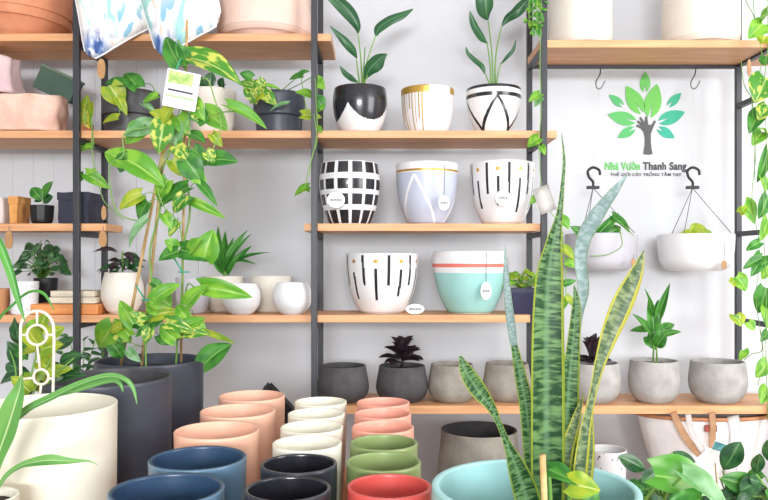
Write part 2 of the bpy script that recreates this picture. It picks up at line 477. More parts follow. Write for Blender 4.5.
fore_pot(383.7, 1.755, .16, 0.424, GREEN, GREEN, 'olive green pot behind the other green pot', 'olive green pots')
fore_pot(383.5, 1.59, .16, 0.425, GREEN, GREEN, 'olive green pot right behind the red pot', 'olive green pots')
fore_pot(389.2, 1.414, .16, 0.424, RED, RED, 'coral red pot at the front of the middle column', None)
fore_pot(44, 1.75, .326, .335, CREAM, CREAM, 'large cream white cylinder planter at the left front', name='planter', wall=.009, shape=[(0, .95), (0.1, .985), (.5, .99), (1, 1)])
fore_pot(107.5, 2.11, .352, .325, CHAR, CHARM, 'large charcoal cylinder planter behind the cream white one', name='planter', wall=.008, shape=[(0, .95), (0.1, .985), (.5, .99), (1, 1)])

# ---------------------------------------------------------------- shelf pots
EGG = [(0, .62), (0.06, .68), (.3, .86), (.65, 1.0), (.85, 1.0), (1, .95)]
TUMB = [(0, .56), (0.05, .66), (.3, .86), (.6, .965), (.85, 1.0), (1, 1.0)]
CONE = [(0, .72), (0.06, .82), (.2, .95), (.42, 1.0), (.8, .92), (1, .87)]
EGGC = [(0, .64), (0.06, .76), (.22, .93), (.5, 1.0), (.8, .96), (1, .92)]
def shelf_pot(pl, pr, ptop, z0, Y, shape, mats, name='plant_pot', label='', group=None, pattern=None, wall=.007, seg=64, root=None, n=8, depth=None, foot=0, inner_mi=0, cat='pot'):
    cx = ((pl+pr)/2-384)/F*Y; R = (pr-pl)/2/F*Y
    rt = R*shape[-1][1]; Yt = Y-rt if ptop < 262 else Y+rt
    h = HC-(ptop-262)/F*Yt-z0
    bm = pot_bm(cx, Y, z0, h, R, shape, wall=wall, seg=seg, n=n, pattern=pattern, inner_mi=inner_mi, depth=depth, foot=foot)
    if root is True:
        t = thing(name, (cx, Y, z0), label, 'potted plant', group)
        obj('pot', bm, mats, t)
        return t, Vector((cx, Y, z0)), R, h
    o = obj(name, bm, mats, loc=(cx, Y, z0)); tag(o, label, cat, group)
    return o, Vector((cx, Y, z0)), R, h
def oval_tag(parent, px, py, Y, w, hgt, top=None, lines=2, wood=False):
    c = P(px, py, Y)
    bm = bmesh.new(); n = 28
    a = w/2/F*Y; b = hgt/2/F*Y
    for yy in (0, 0.0025):
        vs = [bm.verts.new((c.x+a*math.sin(2*PI*k/n), Y-yy, c.z+b*math.cos(2*PI*k/n))) for k in range(n)]
        if yy == 0: v0 = vs; bm.faces.new(vs)
        else: bm.faces.new(vs[::-1])
    for k in range(n): bm.faces.new((v0[k], v0[(k+1) % n], vs[(k+1) % n], vs[k]))
    t = obj('price_tag', bm, TAGW if wood else CARD, parent, smooth=False, label='oval hanging tag')
    if not wood:
        bm = bmesh.new(); x = -a*.62
        while x < a*.62:
            ww = random.choice((.0035, .0045, .006)); box(bm, c.x+x, c.x+min(x+ww, a*.66), Y-.0034, Y-.0026, c.z-.0035, c.z+.0035); x += ww+.0022
        o = obj('print', bm, INK, t, smooth=False)
    if top:
        q = P(top[0], top[1], Y+.002)
        obj('string', tube(bmesh.new(), [q+Vector((0, 0.006, 0)), q, c+Vector((0, 0, b*.8))], .0014, 6), STRING, t)
    return t

# row 2 (z = Z2): scallop pot, gold drip pot, lined pot
def scallop(u, v):
    # black hangs down in swags, meeting at a point
    a = ((u*360+24) % 104)-52.0
    return 1 if v > 0.27+0.34*(abs(a)/52.0)**2.6 else 0
t_s1, b_s1, R1, h1 = shelf_pot(333, 387, 83, Z2, 3.24, [(0, .60), (.06, .70), (.3, .90), (.62, 1.0), (.85, .99), (1, .95)], [WHITE, BLACK], 'potted_strelitzia',
    'broad leaved plant in a white pot with black scalloped top, second shelf', pattern=scallop, root=True, seg=240, n=12, depth=.03, inner_mi=1)
obj('soil', disc_bm(b_s1.x, 3.24, b_s1.z+h1-.028, R1*.9), SOIL, t_s1)
def golddrip(u, v):
    a = u*360
    if 0 < a < 52: return 0                     # a broad bare white patch
    if v > .85: return 1
    if a > 52: return 1 if v > .6 and (a % 12) < 2 else 0
    k = int((a+360)//8); f = (a+360) % 8
    return 1 if f < 2.6 and v > (.3, .04, .12, .5, .06, .2)[k % 6] else 0
shelf_pot(401, 454, 84, Z2, 3.24, [(0, .68), (.06, .77), (.3, .90), (.65, .98), (1, 1.0)], [WHITE, GOLD], label='white pot with gold rim and dripping gold stripes', pattern=golddrip, seg=240, n=12, inner_mi=1)
def tri(u, v):
    if v > .93 or .755 < v < .835: return 1
    if v < .755:
        for c in (-.5, -.25, 0, .25, .5):
            if abs(abs(u-c)-(.76-v)*.175) < .0085+(.76-v)*.008: return 1
    return 0
t_s2, b_s2, R2, h2 = shelf_pot(466, 521, 83, Z2, 3.24, [(0, .56), (.06, .64), (.3, .82), (.6, .94), (.85, 1.0), (1, .98)], [WHITE, BLACK], 'potted_strelitzia',
    'broad leaved plant in a white pot with black lines and triangles, second shelf', pattern=tri, root=True, seg=300, n=14, depth=.03)
obj('soil', disc_bm(b_s2.x, 3.24, b_s2.z+h2-.028, R2*.9), SOIL, t_s2)
def strel(root, spec, stems):
    for pts in spec:
        obj('leaf', blade_bm(pts, nrm=(0.15, -1, .25), fold=-.35), G_STREL, root)
    for pts in stems:
        bm = tube(bmesh.new(), [P(*p) for p in spline(pts, 5)], [.0042-.0018*i/(5*(len(pts)-1)) for i in range(5*(len(pts)-1)+1)], 6)
        obj('stem', bm, STEM, root)
strel(t_s1, [
    [(358, 33, 3.24, 2), (357, 25, 3.22, 9), (350, 13, 3.20, 15), (340, 3, 3.18, 15), (327, -6, 3.16, 7), (320, -12, 3.15, 1)],
    [(357, 58, 3.23, 1.5), (353, 50, 3.2, 9), (346, 42, 3.17, 10), (338, 34, 3.15, 6), (330, 26, 3.14, 1)],
    [(358, 82, 3.23, 1.5), (352, 78, 3.2, 7), (345, 73, 3.17, 6), (340, 66, 3.15, 1)],
    [(376, 36, 3.24, 2), (379, 28, 3.26, 9), (390, 20, 3.29, 10), (402, 15, 3.31, 8), (413, 9, 3.33, 1)],
    [(365, 79, 3.22, 2), (370, 69, 3.2, 13), (376, 63, 3.19, 16), (381, 58, 3.18, 11), (387, 54, 3.17, 1)]],
    [[(362, 88, 3.24), (361, 60, 3.24), (358, 33, 3.24)], [(360, 88, 3.24), (358, 72, 3.24), (356, 56, 3.23)],
     [(364, 88, 3.25), (367, 62, 3.25), (376, 35, 3.24)], [(363, 88, 3.23), (364, 66, 3.23), (365, 47, 3.23)], [(362, 88, 3.22), (360, 84, 3.22), (357, 81, 3.22)],
     [(364, 88, 3.22), (365, 82, 3.22), (368, 74, 3.21)]])
strel(t_s2, [
    [(488, 20, 3.24, 2), (486, 12, 3.22, 16), (485, 0, 3.2, 19), (484, -14, 3.19, 15), (484, -26, 3.18, 1)],
    [(487, 43, 3.22, 1.5), (482, 37, 3.2, 9), (476, 28, 3.17, 9), (472, 19, 3.15, 6), (470, 11, 3.14, 1)],
    [(485, 74, 3.21, 1.5), (482, 66, 3.2, 6), (474, 59, 3.17, 6), (468, 53, 3.15, 4), (466, 47, 3.14, 1)],
    [(502, 26, 3.24, 1.5), (508, 18, 3.23, 8), (516, 12, 3.21, 11), (524, 4, 3.2, 10), (532, -6, 3.19, 1)],
    [(501, 64, 3.24, 1), (507, 57, 3.22, 3.4), (513, 50, 3.21, 3.4), (516, 40, 3.2, 1)]],
    [[(493, 88, 3.24), (492, 55, 3.24), (488, 19, 3.24)], [(491, 88, 3.23), (490, 64, 3.23), (487, 42, 3.22)],
     [(495, 88, 3.25), (496, 54, 3.25), (502, 25, 3.24)], [(490, 88, 3.22), (488, 80, 3.22), (485, 73, 3.21)], [(496, 88, 3.24), (498, 74, 3.24), (501, 63, 3.24)]])

# row 3 (z = Z3)
def grid(u, v):
    a = (u*360-8+180) % 360-180
    f = (a+360*3) % 27.5
    if f < 6.2: return 0
    for lo, hi in ((.0, .22), (.31, .47), (.56, .72), (.81, .985)):
        if lo <= v <= hi: return 1
    return 0
p_grid, _, _, _ = shelf_pot(319.5, 380, 160, Z3, 3.26, [(0, .66), (.06, .73), (.3, .90), (.6, 1.0), (.8, .99), (1, .93)], [WHITE, BLACK], label='black pot with a white painted grid, third shelf', pattern=grid, seg=300, n=16)
oval_tag(p_grid, 336, 200, 3.115, 18, 16, (336, 191))
def tent(u, v):
    if v > .93: return 0
    if .85 < v < .885: return 2
    if v > .84: return 0
    for c in (-.075, .27, -.42):
        if abs(abs(u-c)-(.80-v)*.165) < .0085 and v < .80: return 0
    return 1
p_tent, _, _, _ = shelf_pot(396, 458, 160.5, Z3, 3.26, TUMB, [WHITE, GREYB, GOLD], label='pale blue grey pot with gold band and white tent lines, third shelf', pattern=tent, seg=300, n=16)
oval_tag(p_tent, 444, 203, 3.112, 11, 15, (444.5, 164))
def dashes(seed, off=0.0):
    rd = random.Random(seed)
    cols = [(i*.0555+off, rd.uniform(-.01, .01), .55+.42*rd.random() if i % 2 == 0 else rd.uniform(.68, .78), rd.uniform(.30, .42), i % 2) for i in range(18)]
    def f(u, v):
        for c, sl, top, bot, odd in cols:
            uu = (u-c+.5) % 1-.5
            if odd:
                if abs(uu-sl*(v-.5)) < .0068 and bot-.12 < v < top-.02: return 1
                if (uu*6.2)**2+((v-.865)*1.9)**2 < .0040: return 2
            else:
                if abs(uu-sl*(v-.5)) < .0062 and .48 < v < .97: return 1
        return 0
    return f
p_d1, _, _, _ = shelf_pot(470, 534, 159.5, Z3, 3.25, TUMB, [WHITE, BLACK, GOLD], label='white pot with black dashes and gold dots, third shelf, beside the post', pattern=dashes(3, .012), seg=300, n=18)
oval_tag(p_d1, 503, 198, 3.10, 15, 16, (503, 162))
# row 4 (z = Z4)
p_d2, _, _, _ = shelf_pot(346, 418, 253, Z4, 3.27, TUMB, [WHITE, BLACK, GOLD], label='white pot with black dashes and gold dots, fourth shelf', pattern=dashes(5, .03), seg=300, n=18)
oval_tag(p_d2, 415, 309, 3.115, 19, 10)
def banded(u, v):
    if .74 < v < .80: return 2
    return 1 if v < .66 else 0
p_b, _, _, _ = shelf_pot(432, 508, 251, Z4, 3.26, [(0, .55), (.05, .64), (.3, .82), (.6, .94), (.85, 1.0), (1, .96)], [WHITE, AQUA, CORAL], label='aqua and white pot with a coral band, fourth shelf', pattern=banded, seg=128, n=24)
oval_tag(p_b, 486, 291, 3.10, 11, 18, (486.5, 252))

def rosette(root, c, n, L, w, elev, tm, m, seed=0, nm='foliage', h=0.0, spread=0.01, jit=.25, mats=None):
    rd = random.Random(seed); bm = bmesh.new()
    for i in range(n):
        a = i*2.399+rd.uniform(-.3, .3); e = rd.uniform(*elev)
        d = Vector((math.cos(a)*math.cos(e), math.sin(a)*math.cos(e), math.sin(e)))
        l = L*rd.uniform(1-jit, 1+jit*.4)
        b = Vector(c)+Vector((math.cos(a)*spread, math.sin(a)*spread, rd.uniform(0, h)))
        leaf_bm(bm, tm, b, b+d*l, w*rd.uniform(.8, 1.1), Vector((0, 0, 1)) if e < 1.0 else -Vector((d.x, d.y, -0.3)), mi=rd.randrange(len(mats)) if mats else 0)
    return obj(nm, bm, mats or m, root)
def stalked(root, c, n, hgt, rad, L, w, tm, mats, seed=0, down=.2, nm='foliage', stem=.0018):
    """leaves at the ends of thin stalks, filling a dome"""
    rd = random.Random(seed); bm = bmesh.new(); sb = bmesh.new()
    for i in range(n):
        a = i*2.399+rd.uniform(-.4, .4); k = math.sqrt((i+.5)/n)
        top = Vector(c)+Vector((math.cos(a)*rad*k*rd.uniform(.8, 1.1), math.sin(a)*rad*k*.8, hgt*(1-.75*k*k)*rd.uniform(.8, 1.05)))
        mid = Vector(c)+(top-Vector(c))*.55+Vector((0, 0, hgt*.12))
        tube(sb, [Vector(c), mid, top], stem, 5)
        d = Vector((math.cos(a), math.sin(a)*.9, rd.uniform(-down-.3, .35-down))).normalized()
        l = L*rd.uniform(.75, 1.15)
        leaf_bm(bm, tm, top, top+d*l, w*rd.uniform(.85, 1.1), (d.x*.3, -.75+d.y*.3, .8), mi=rd.randrange(len(mats)))
    obj(nm, bm, mats, root); obj('stem', sb, STEM, root)
T_HEART = leaf_template('heart', .2, .18); T_OVAL = leaf_template('oval', .12, .15); T_LANCE = leaf_template('lance', .25, .18)
T_SPOON = leaf_template('spoon', .1, .3); T_BLADE = leaf_template('blade', .35, .2); T_FLAT = leaf_template('oval', .03, -.1)

# small navy pot with a bright seedling, fourth shelf
def square_pot(name, px0, px1, ptop, z0, Y, m, label, taper=.82, round_=.006, group=None):
    cx = ((px0+px1)/2-384)/F*Y; R = (px1-px0)/2/F*Y; h = HC-(ptop-262)/F*Y-z0
    t = thing(name, (cx, Y, z0), label, 'potted plant', group)
    bm = bmesh.new()
    rings = []
    for r, z in ((R*taper, z0), (R*.97, z0+h*.84), (R, z0+h*.84), (R, z0+h), (R-.004, z0+h), (R-.004, z0+h-.02)):
        rings.append([bm.verts.new((cx+sx*r, Y+sy*r, z)) for sx, sy in ((-1, -1), (1, -1), (1, 1), (-1, 1))])
    for a, b in zip(rings, rings[1:]):
        for k in range(4): bm.faces.new((a[k], a[(k+1) % 4], b[(k+1) % 4], b[k]))
    bm.faces.new(rings[0][::-1])
    obj('pot', bm, m, t, smooth=False)
    obj('soil', B(cx-R*.95, cx+R*.95, Y-R*.95, Y+R*.95, z0+h-.026, z0+h-.014), SOIL, t, smooth=False)
    return t, Vector((cx, Y, z0+h-.014)), R
t, c, R = square_pot('potted_seedling', 509, 534, 288, Z4, 3.22, NAVYP, 'bright green seedling in a small square navy pot, fourth shelf')
stalked(t, c, 40, .095, .062, .042, .028, T_OVAL, [G_POTH, G_LIME], seed=4)

# row 5 (z = Z5)
t, c, R, h = shelf_pot(317, 369, 362, Z5, 3.24, CONE, [CONCD], label='empty dark concrete pot beside the frame post on the lower shelf', wall=.009)
t, c, R, h = shelf_pot(376, 428, 362, Z5, 3.24, CONE, [CONCD], 'potted_succulent', 'black leaved succulent in a dark concrete pot on the lower shelf', root=True, wall=.009, depth=.02)
obj('soil', disc_bm(c.x, c.y, c.z+h-.018, R*.76), SOIL, t)
for k, (el, n, L) in enumerate((((-.1, .4), 11, .092), ((.5, .9), 10, .092), ((1.0, 1.5), 8, .092))):
    rosette(t, (c.x, c.y, c.z+h+.012+.015*k), n, L, .044, el, T_SPOON, G_BLKL, seed=30+k, h=.01, nm='leaf_rosette')
obj('stem', tube(bmesh.new(), [(c.x, c.y, c.z+h-.02), (c.x, c.y, c.z+h+.05)], .006), G_BLKL, t)
shelf_pot(428, 476, 361, Z5, 3.24, CONE, [CONCW], label='empty pale concrete pot right of the dark ones', wall=.009)
shelf_pot(483, 531, 360, Z5, 3.26, CONE, [CONCW], label='empty pale concrete pot partly behind the snake plant', wall=.009)
t, c, R, h = shelf_pot(568.5, 620, 359, Z5, 3.22, EGGC, [CONC], 'potted_succulent', 'purple leaved plant in a concrete pot behind the snake plant', root=True, wall=.009, depth=.02)
obj('soil', disc_bm(c.x, c.y, c.z+h-.018, R*.76), SOIL, t)
for k, (el, n, L) in enumerate((((.1, .6), 9, .08), ((.8, 1.4), 8, .115))):
    rosette(t, (c.x-.01, c.y, c.z+h-.005+.012*k), n, L, .046, el, T_SPOON, G_BLKL, seed=50+k, nm='leaf_rosette')
t, c, R, h = shelf_pot(629, 679, 357, Z5, 3.22, EGGC, [CONC], 'potted_dracaena', 'green lance leaved plant in a concrete pot on the lower shelf', root=True, wall=.009, depth=.02)
obj('soil', disc_bm(c.x, c.y, c.z+h-.018, R*.76), SOIL, t)
DR = [((654, 332), (651, 300), 13), ((656, 325), (669, 284), 8), ((652, 335), (637, 314), 8), ((652, 330), (629, 329), 7), ((657, 333), (677, 321), 9), ((657, 336), (682, 330), 7),
      ((654, 345), (644, 336), 12), ((656, 347), (666, 334), 11), ((654, 318), (660, 301), 10), ((653, 318), (648, 290), 4), ((655, 350), (650, 330), 12), ((655, 346), (662, 326), 11)]
for (a, b, w) in DR:
    put_leaf(t, T_LANCE, P(a[0], a[1], c.y), P(b[0], b[1], c.y+random.uniform(-.06, .04)), w/F*c.y*1.08, (random.uniform(-.3, .3), -1, .5), G_POTD)
for dx in (-2, 2):
    obj('stem', tube(bmesh.new(), [P(655+dx, 364, c.y), P(655+dx*.6, 342, c.y), P(655, 320, c.y)], .004), STEM, t)
shelf_pot(690, 745, 357.5, Z5, 3.22, EGGC, [CONC], label='empty concrete pot at the right end of the lower shelf', wall=.009)

# under the long lower shelf
ZL = zf(533)
shelf_pot(437, 521, 421, ZL, 3.27, [(0, .80), (.05, .88), (.3, 1.0), (.6, .98), (.85, .92), (1, .90)], [CONCW, CONCD], label='wide concrete planter standing under the lower shelf', wall=.012, inner_mi=1, name='planter')
def speck(u, v):
    return 1 if noise.noise(Vector((u*60, v*22, 3.0))) > .46 else 0
shelf_pot(588, 626, 444, ZL, 3.2, [(0, .7), (.1, .8), (.5, .92), (1, 1)], [WHITE, CHARM], label='small white speckled pot below the shelf behind the aqua pot', pattern=speck, seg=120, n=16)
# canvas basket with a timber rim
bx, by = (703-384)/F*3.26, 3.26
t = thing('canvas_basket', (bx, by, ZL), 'white canvas basket with timber rim and leather straps under the shelf', 'basket')
zt = HC-(415-262)/F*3.2
ell = []
bm = bmesh.new()
rings = []
CV = mat('white_canvas', (238, 234, 232), .9, c2=(226, 221, 220), scale=9, bump=.3, bscale=24)
for (r, z, w) in ((.15, ZL, 0), (.16, ZL+.01, 0), (.195, ZL+.15, .006), (.228, ZL+.27, .006), (.262, ZL+.38, .004), (.292, zt-.005, .0), (.280, zt-.005, 0), (.216, ZL+.27, 0), (.145, ZL+.02, 0)):
    rings.append([bm.verts.new((bx+(r+w*math.sin(k*1.7+z*30))*math.cos(2*PI*k/60), by+.52*(r+w*math.sin(k*1.7))*math.sin(2*PI*k/60), z)) for k in range(60)])
for a, b in zip(rings, rings[1:]):
    for k in range(60): bm.faces.new((a[k], a[(k+1) % 60], b[(k+1) % 60], b[k]))
bm.faces.new(rings[0][::-1]); bm.faces.new(rings[-1])
obj('canvas', bm, CV, t)
bm = bmesh.new(); rr = []
for k in range(61):
    rr.append(Vector((bx+.292*math.cos(2*PI*k/60), by+.52*.292*math.sin(2*PI*k/60), zt-.002)))
tube(bm, rr, .0085, 8, cap=False); obj('rim', bm, WOODE, t)
LEA = mat('tan_leather', (222, 182, 144), .6, c2=(204, 160, 122), scale=14)
def strap(parent, pts, w, m, nm='strap'):
    return obj(nm, blade_bm([(a, b, Y, w) for a, b, Y in pts], nrm=(0, -1, 0), fold=0, n=5, thick=.003), m, parent)
strap(t, [(673, 412, 3.09), (679, 425, 3.09), (688, 441, 3.095), (700, 455, 3.10)], 7, LEA)
strap(t, [(712, 412, 3.09), (713, 428, 3.095), (712, 448, 3.10)], 6.5, LEA)
strap(t, [(688, 414, 3.085), (692, 432, 3.09), (703, 452, 3.095)], 6, CV)
strap(t, [(733, 416, 3.10), (736, 440, 3.11), (730, 475, 3.12)], 12, mat('white_webbing', (248, 247, 248), .8))
obj('patch', B(P(705, 0, 3.10).x, P(717, 0, 3.10).x, 3.098, 3.104, P(0, 432, 3.1).z, P(0, 425, 3.1).z, bev=.001), mat('maroon_badge', (150, 62, 52), .6), t, smooth=False, label='small maroon badge')

# ---------------------------------------------------------------- top shelves
DRUM = [(0, .92), (.04, .97), (.12, 1.0), (.6, 1.0), (1, 1.0)]
shelf_pot(218, 311, -60, ZT_L, 3.29, DRUM, [BLUSH], label='large blush pink drum planter on the top left shelf', wall=.012, seg=96, foot=.02, name='planter')
shelf_pot(549, 611, -50, ZT_R, 3.28, DRUM, [OFFW], label='large cream drum planter on the top right shelf beside the post', wall=.012, seg=96, foot=.012, name='planter')
shelf_pot(664, 737, -50, ZT_R, 3.28, DRUM, [OFFW], label='large cream drum planter at the right end of the top shelf', wall=.012, seg=96, foot=.012, name='planter')
def terr(u, v): return 0
shelf_pot(-40, 70, -62, ZT_L, 3.28, [(0, .70), (.05, .78), (.18, .90), (.195, .95), (.30, .97), (.31, .995), (.6, 1.0), (1, 1.0)], [TERRA], label='large terracotta planter on the top left shelf', wall=.014, seg=96, name='planter')
def pillow(name, corners, thick, m, label, n=22, piping=None):
    c = [P(*k) for k in corners]; bm = bmesh.new(); side = []
    nn = (c[1]-c[0]).cross(c[3]-c[0]).normalized()
    if nn.y > 0: nn = -nn
    for sgn in (1, -1):
        g = []
        for i in range(n+1):
            row = []
            for j in range(n+1):
                s, t = i/n, j/n
                p = c[0]*(1-s)*(1-t)+c[1]*s*(1-t)+c[2]*s*t+c[3]*(1-s)*t
                # edges of a filled cushion pull in between its corners
                ctr = (c[0]+c[1]+c[2]+c[3])/4
                e = (1-abs(2*s-1)**2)*(1-abs(2*t-1)**2)
                k = .05*((1-abs(2*s-1)**2)*(abs(2*t-1)**4)+(1-abs(2*t-1)**2)*(abs(2*s-1)**4))
                k += .16*(abs(2*s-1)*abs(2*t-1))**10
                p = p+(ctr-p)*k
                z = thick*(e**.45)*(1+.10*noise.noise(p*9))
                row.append(bm.verts.new(p+nn*sgn*z))
            g.append(row)
        for i in range(n):
            for j in range(n):
                q = [g[i][j], g[i+1][j], g[i+1][j+1], g[i][j+1]]
                bm.faces.new(q if sgn > 0 else q[::-1])
    bmesh.ops.remove_doubles(bm, verts=bm.verts, dist=.0006)
    bmesh.ops.recalc_face_normals(bm, faces=bm.faces)
    ct = (c[0]+c[1]+c[2]+c[3])/4; ct.z = min(k.z for k in c)
    t = thing(name, ct, label, 'cushion')
    obj('cover', bm, m, t)
    bm = bmesh.new(); loop = []
    cc = (c[0]+c[1]+c[2]+c[3])/4
    for a, b in zip(c, c[1:]+c[:1]):
        for i in range(10):
            s = i/10; p = a.lerp(b, s); p = p+(cc-p)*(.05*(1-abs(2*s-1)**2)+.16*abs(2*s-1)**10); loop.append(p)
    loop.append(loop[0]); tube(bm, loop, .004, 6, cap=False)
    obj('piping', bm, piping or WHITE, t)
    return t
def printmat(name, seed, cx_=-.085):
    m = bpy.data.materials.new(name); m.use_nodes = True; N, L = nt(m); b = N['Principled BSDF']; b.inputs['Roughness'].default_value = .85
    tc = N.new('ShaderNodeTexCoord'); mp = N.new('ShaderNodeMapping'); mp.inputs['Location'].default_value = (seed, seed*.7, 0); mp.inputs['Scale'].default_value = (1.6, 1, .55)
    mp.inputs['Rotation'].default_value = (0, .6, 0)
    L.new(tc.outputs['Object'], mp.inputs['Vector'])
    def ramp(sc_, lo, hi, dist=1.5):
        nz = N.new('ShaderNodeTexNoise'); nz.inputs['Scale'].default_value = sc_; nz.inputs['Detail'].default_value = 1.5; nz.inputs['Distortion'].default_value = dist
        L.new(mp.outputs[0], nz.inputs['Vector']); r = N.new('ShaderNodeValToRGB'); r.color_ramp.elements[0].position = lo; r.color_ramp.elements[1].position = hi
        L.new(nz.outputs['Fac'], r.inputs['Fac']); return r.outputs[0]
    col = None
    def near(p, r0, r1):
        # the print gathers in one bouquet
        vd = N.new('ShaderNodeVectorMath'); vd.operation = 'DISTANCE'; L.new(tc.outputs['Object'], vd.inputs[0]); vd.inputs[1].default_value = p
        mr = N.new('ShaderNodeMapRange'); mr.inputs['From Min'].default_value = r1; mr.inputs['From Max'].default_value = r0
        L.new(vd.outputs['Value'], mr.inputs['Value']); return mr.outputs[0]
    for (s_, lo, hi, c, pr) in ((6, .55, .61, (164, 214, 208), ((0.0, -.09, .17), .16, .34)), (9, .57, .62, (140, 190, 214), ((0.03, -.09, .12), .10, .22)), (9, .30, .40, (112, 142, 196), ((cx_, -.09, .045), .05, .10)), (13, .48, .56, (62, 90, 150), ((cx_+.02, -.09, .05), .05, .13)), (14, .64, .68, (232, 204, 192), ((0, -.09, .2), .1, .3))):
        mx = N.new('ShaderNodeMix'); mx.data_type = 'RGBA'; mm = N.new('ShaderNodeMath'); mm.operation = 'MULTIPLY'
        L.new(ramp(s_, lo, hi), mm.inputs[0]); L.new(near(*pr), mm.inputs[1]); L.new(mm.outputs[0], mx.inputs['Factor'])
        if col: L.new(col, mx.inputs['A'])
        else: mx.inputs['A'].default_value = lin((244, 242, 240))
        mx.inputs['B'].default_value = lin(c); col = mx.outputs['Result']
    L.new(col, b.inputs['Base Color']); return m
pillow('cushion', [(86, 66, 3.045), (172, 18, 3.13), (158, -80, 3.16), (62, -58, 3.10)], .062, printmat('botanical_print', 1.0), 'white cushion with blue and teal botanical print at the left, above the post')
pillow('cushion', [(158, 63, 3.02), (224, 24, 3.05), (204, -84, 3.08), (120, -60, 3.09)], .065, printmat('botanical_print_blue', 4.3), 'white cushion with blue flower print next to the pink planter')

# ---------------------------------------------------------------- second shelf, left
def two_tier(pl, pr, ptop, z0, Y, m, name, label, group=None, root=True):
    return shelf_pot(pl, pr, ptop, z0, Y, [(0, .84), (.05, .88), (.40, .90), (.44, .90), (.445, 1.0), (.6, 1.0), (1, 1.0)], [m], name, label, group, root=root, n=4, seg=80, depth=.03)
def soft_box(name, x0, x1, y0, y1, z0, z1, m, label, cat, amp=.008, n=12, fold=None, freq=14):
    bm = bmesh.new(); box(bm, x0, x1, y0, y1, z0, z1)
    bmesh.ops.subdivide_edges(bm, edges=bm.edges[:], cuts=n, use_grid_fill=True)
    ctr = Vector(((x0+x1)/2, (y0+y1)/2, (z0+z1)/2))
    for v in bm.verts:
        d = v.co-ctr
        s = Vector((d.x/(x1-x0)*2, d.y/(y1-y0)*2, d.z/(z1-z0)*2))
        q = max(abs(s.x), abs(s.y)); r = math.hypot(s.x, s.y)
        if r > 1.18: v.co.x = ctr.x+d.x*1.18/r*1.0; v.co.y = ctr.y+d.y*1.18/r
        k = noise.noise_vector(v.co*freq)*amp
        if s.z < -.95: k.z = 0
        v.co += k
    bmesh.ops.recalc_face_normals(bm, faces=bm.faces)
    t = obj(name, bm, m, loc=((x0+x1)/2, (y0+y1)/2, z0)); return tag(t, label, cat)
BLFAB = mat('blush_paper_fabric', (244, 206, 190), .8, c2=(226, 180, 160), scale=12, bump=1.0, bscale=14)
MAUV = mat('mauve_fabric', (232, 208, 208), .85, c2=(214, 186, 190), scale=10, bump=.9, bscale=12)
xL = lambda px, Y=3.2: (px-384)/F*Y
soft_box('fabric_bag', xL(-60), xL(72, 3.31), 3.13, 3.31, Z2+.006, Z2+.158, BLFAB, 'crumpled blush pink fabric bag lying on the second shelf', 'bag', amp=.014)
soft_box('fabric_bag', xL(-70), xL(26, 3.33), 3.17, 3.33, Z2+.175, Z2+.33, MAUV, 'mauve fabric bundle on top of the blush pink bag', 'bag', amp=.03, freq=8)
# dark green box leaning behind the pink bag
t = thing('green_box', P(55, 92, 3.36), 'dark green box tilted behind the pink fabric bag', 'box')
bm = B(-.09, .09, -.03, .03, -.05, .05, bev=.003)
bmesh.ops.transform(bm, matrix=Matrix.Translation(P(58, 86, 3.34)) @ Matrix.Rotation(.42, 4, 'Y'), verts=bm.verts)
obj('body', bm, mat('bottle_green_card', (72, 98, 82), .6, c2=(60, 84, 72)), t, smooth=False)
bm = B(-.093, .093, -.033, .033, .05, .062, bev=.002)
bmesh.ops.transform(bm, matrix=Matrix.Translation(P(58, 86, 3.34)) @ Matrix.Rotation(.42, 4, 'Y'), verts=bm.verts)
obj('lid', bm, mat('olive_lid', (104, 124, 104), .6), t, smooth=False)

def NRM(): return (random.uniform(-.35, .35), -1, random.uniform(.2, .9))
def leaves(root, Y, specs, m=G_POTH, dy=.03, tm=None):
    for s in specs:
        (bx_, by_), (tx, ty), w = s[0], s[1], s[2]
        mm = s[3] if len(s) > 3 else m
        put_leaf(root, tm or T_HEART, P(bx_, by_, Y+random.uniform(-dy, dy)), P(tx, ty, Y+random.uniform(-dy, dy)-.01), w/F*Y*1.25, NRM(), mm)
def vine(root, pts, r=.002, m=None, nm='vine'):
    n = 6
    return obj(nm, tube(bmesh.new(), [P(*p) for p in spline(pts, n)], r, 6), m or STEM, root)

# grey two tier pot with a pothos, second shelf
t, c, R, h = two_tier(103, 159, 87, Z2, 3.27, CHARM, 'potted_pothos', 'yellow green trailing plant in a grey two tier pot, second shelf')
obj('soil', disc_bm(c.x, c.y, c.z+h-.028, R*.9), SOIL, t)
leaves(t, 3.10, [((138, 88), (124, 70), 15, G_POTD), ((126, 84), (103, 81), 9, G_POTD), ((128, 88), (142, 82), 8, G_POTD), ((110, 86), (123, 106), 19, G_LIME), ((118, 98), (127, 114), 8, G_LIME),
                ((118, 118), (101, 121), 10, G_LIME), ((158, 96), (142, 101), 9, G_POTH), ((143, 104), (156, 112), 6, G_PALE)], dy=.02)
vine(t, [(130, 92, 3.25), (129, 84, 3.2), (124, 82, 3.14), (118, 92, 3.12), (120, 108, 3.12), (118, 118, 3.12)])
vine(t, [(134, 92, 3.26), (138, 86, 3.22), (150, 84, 3.18), (157, 95, 3.14)])
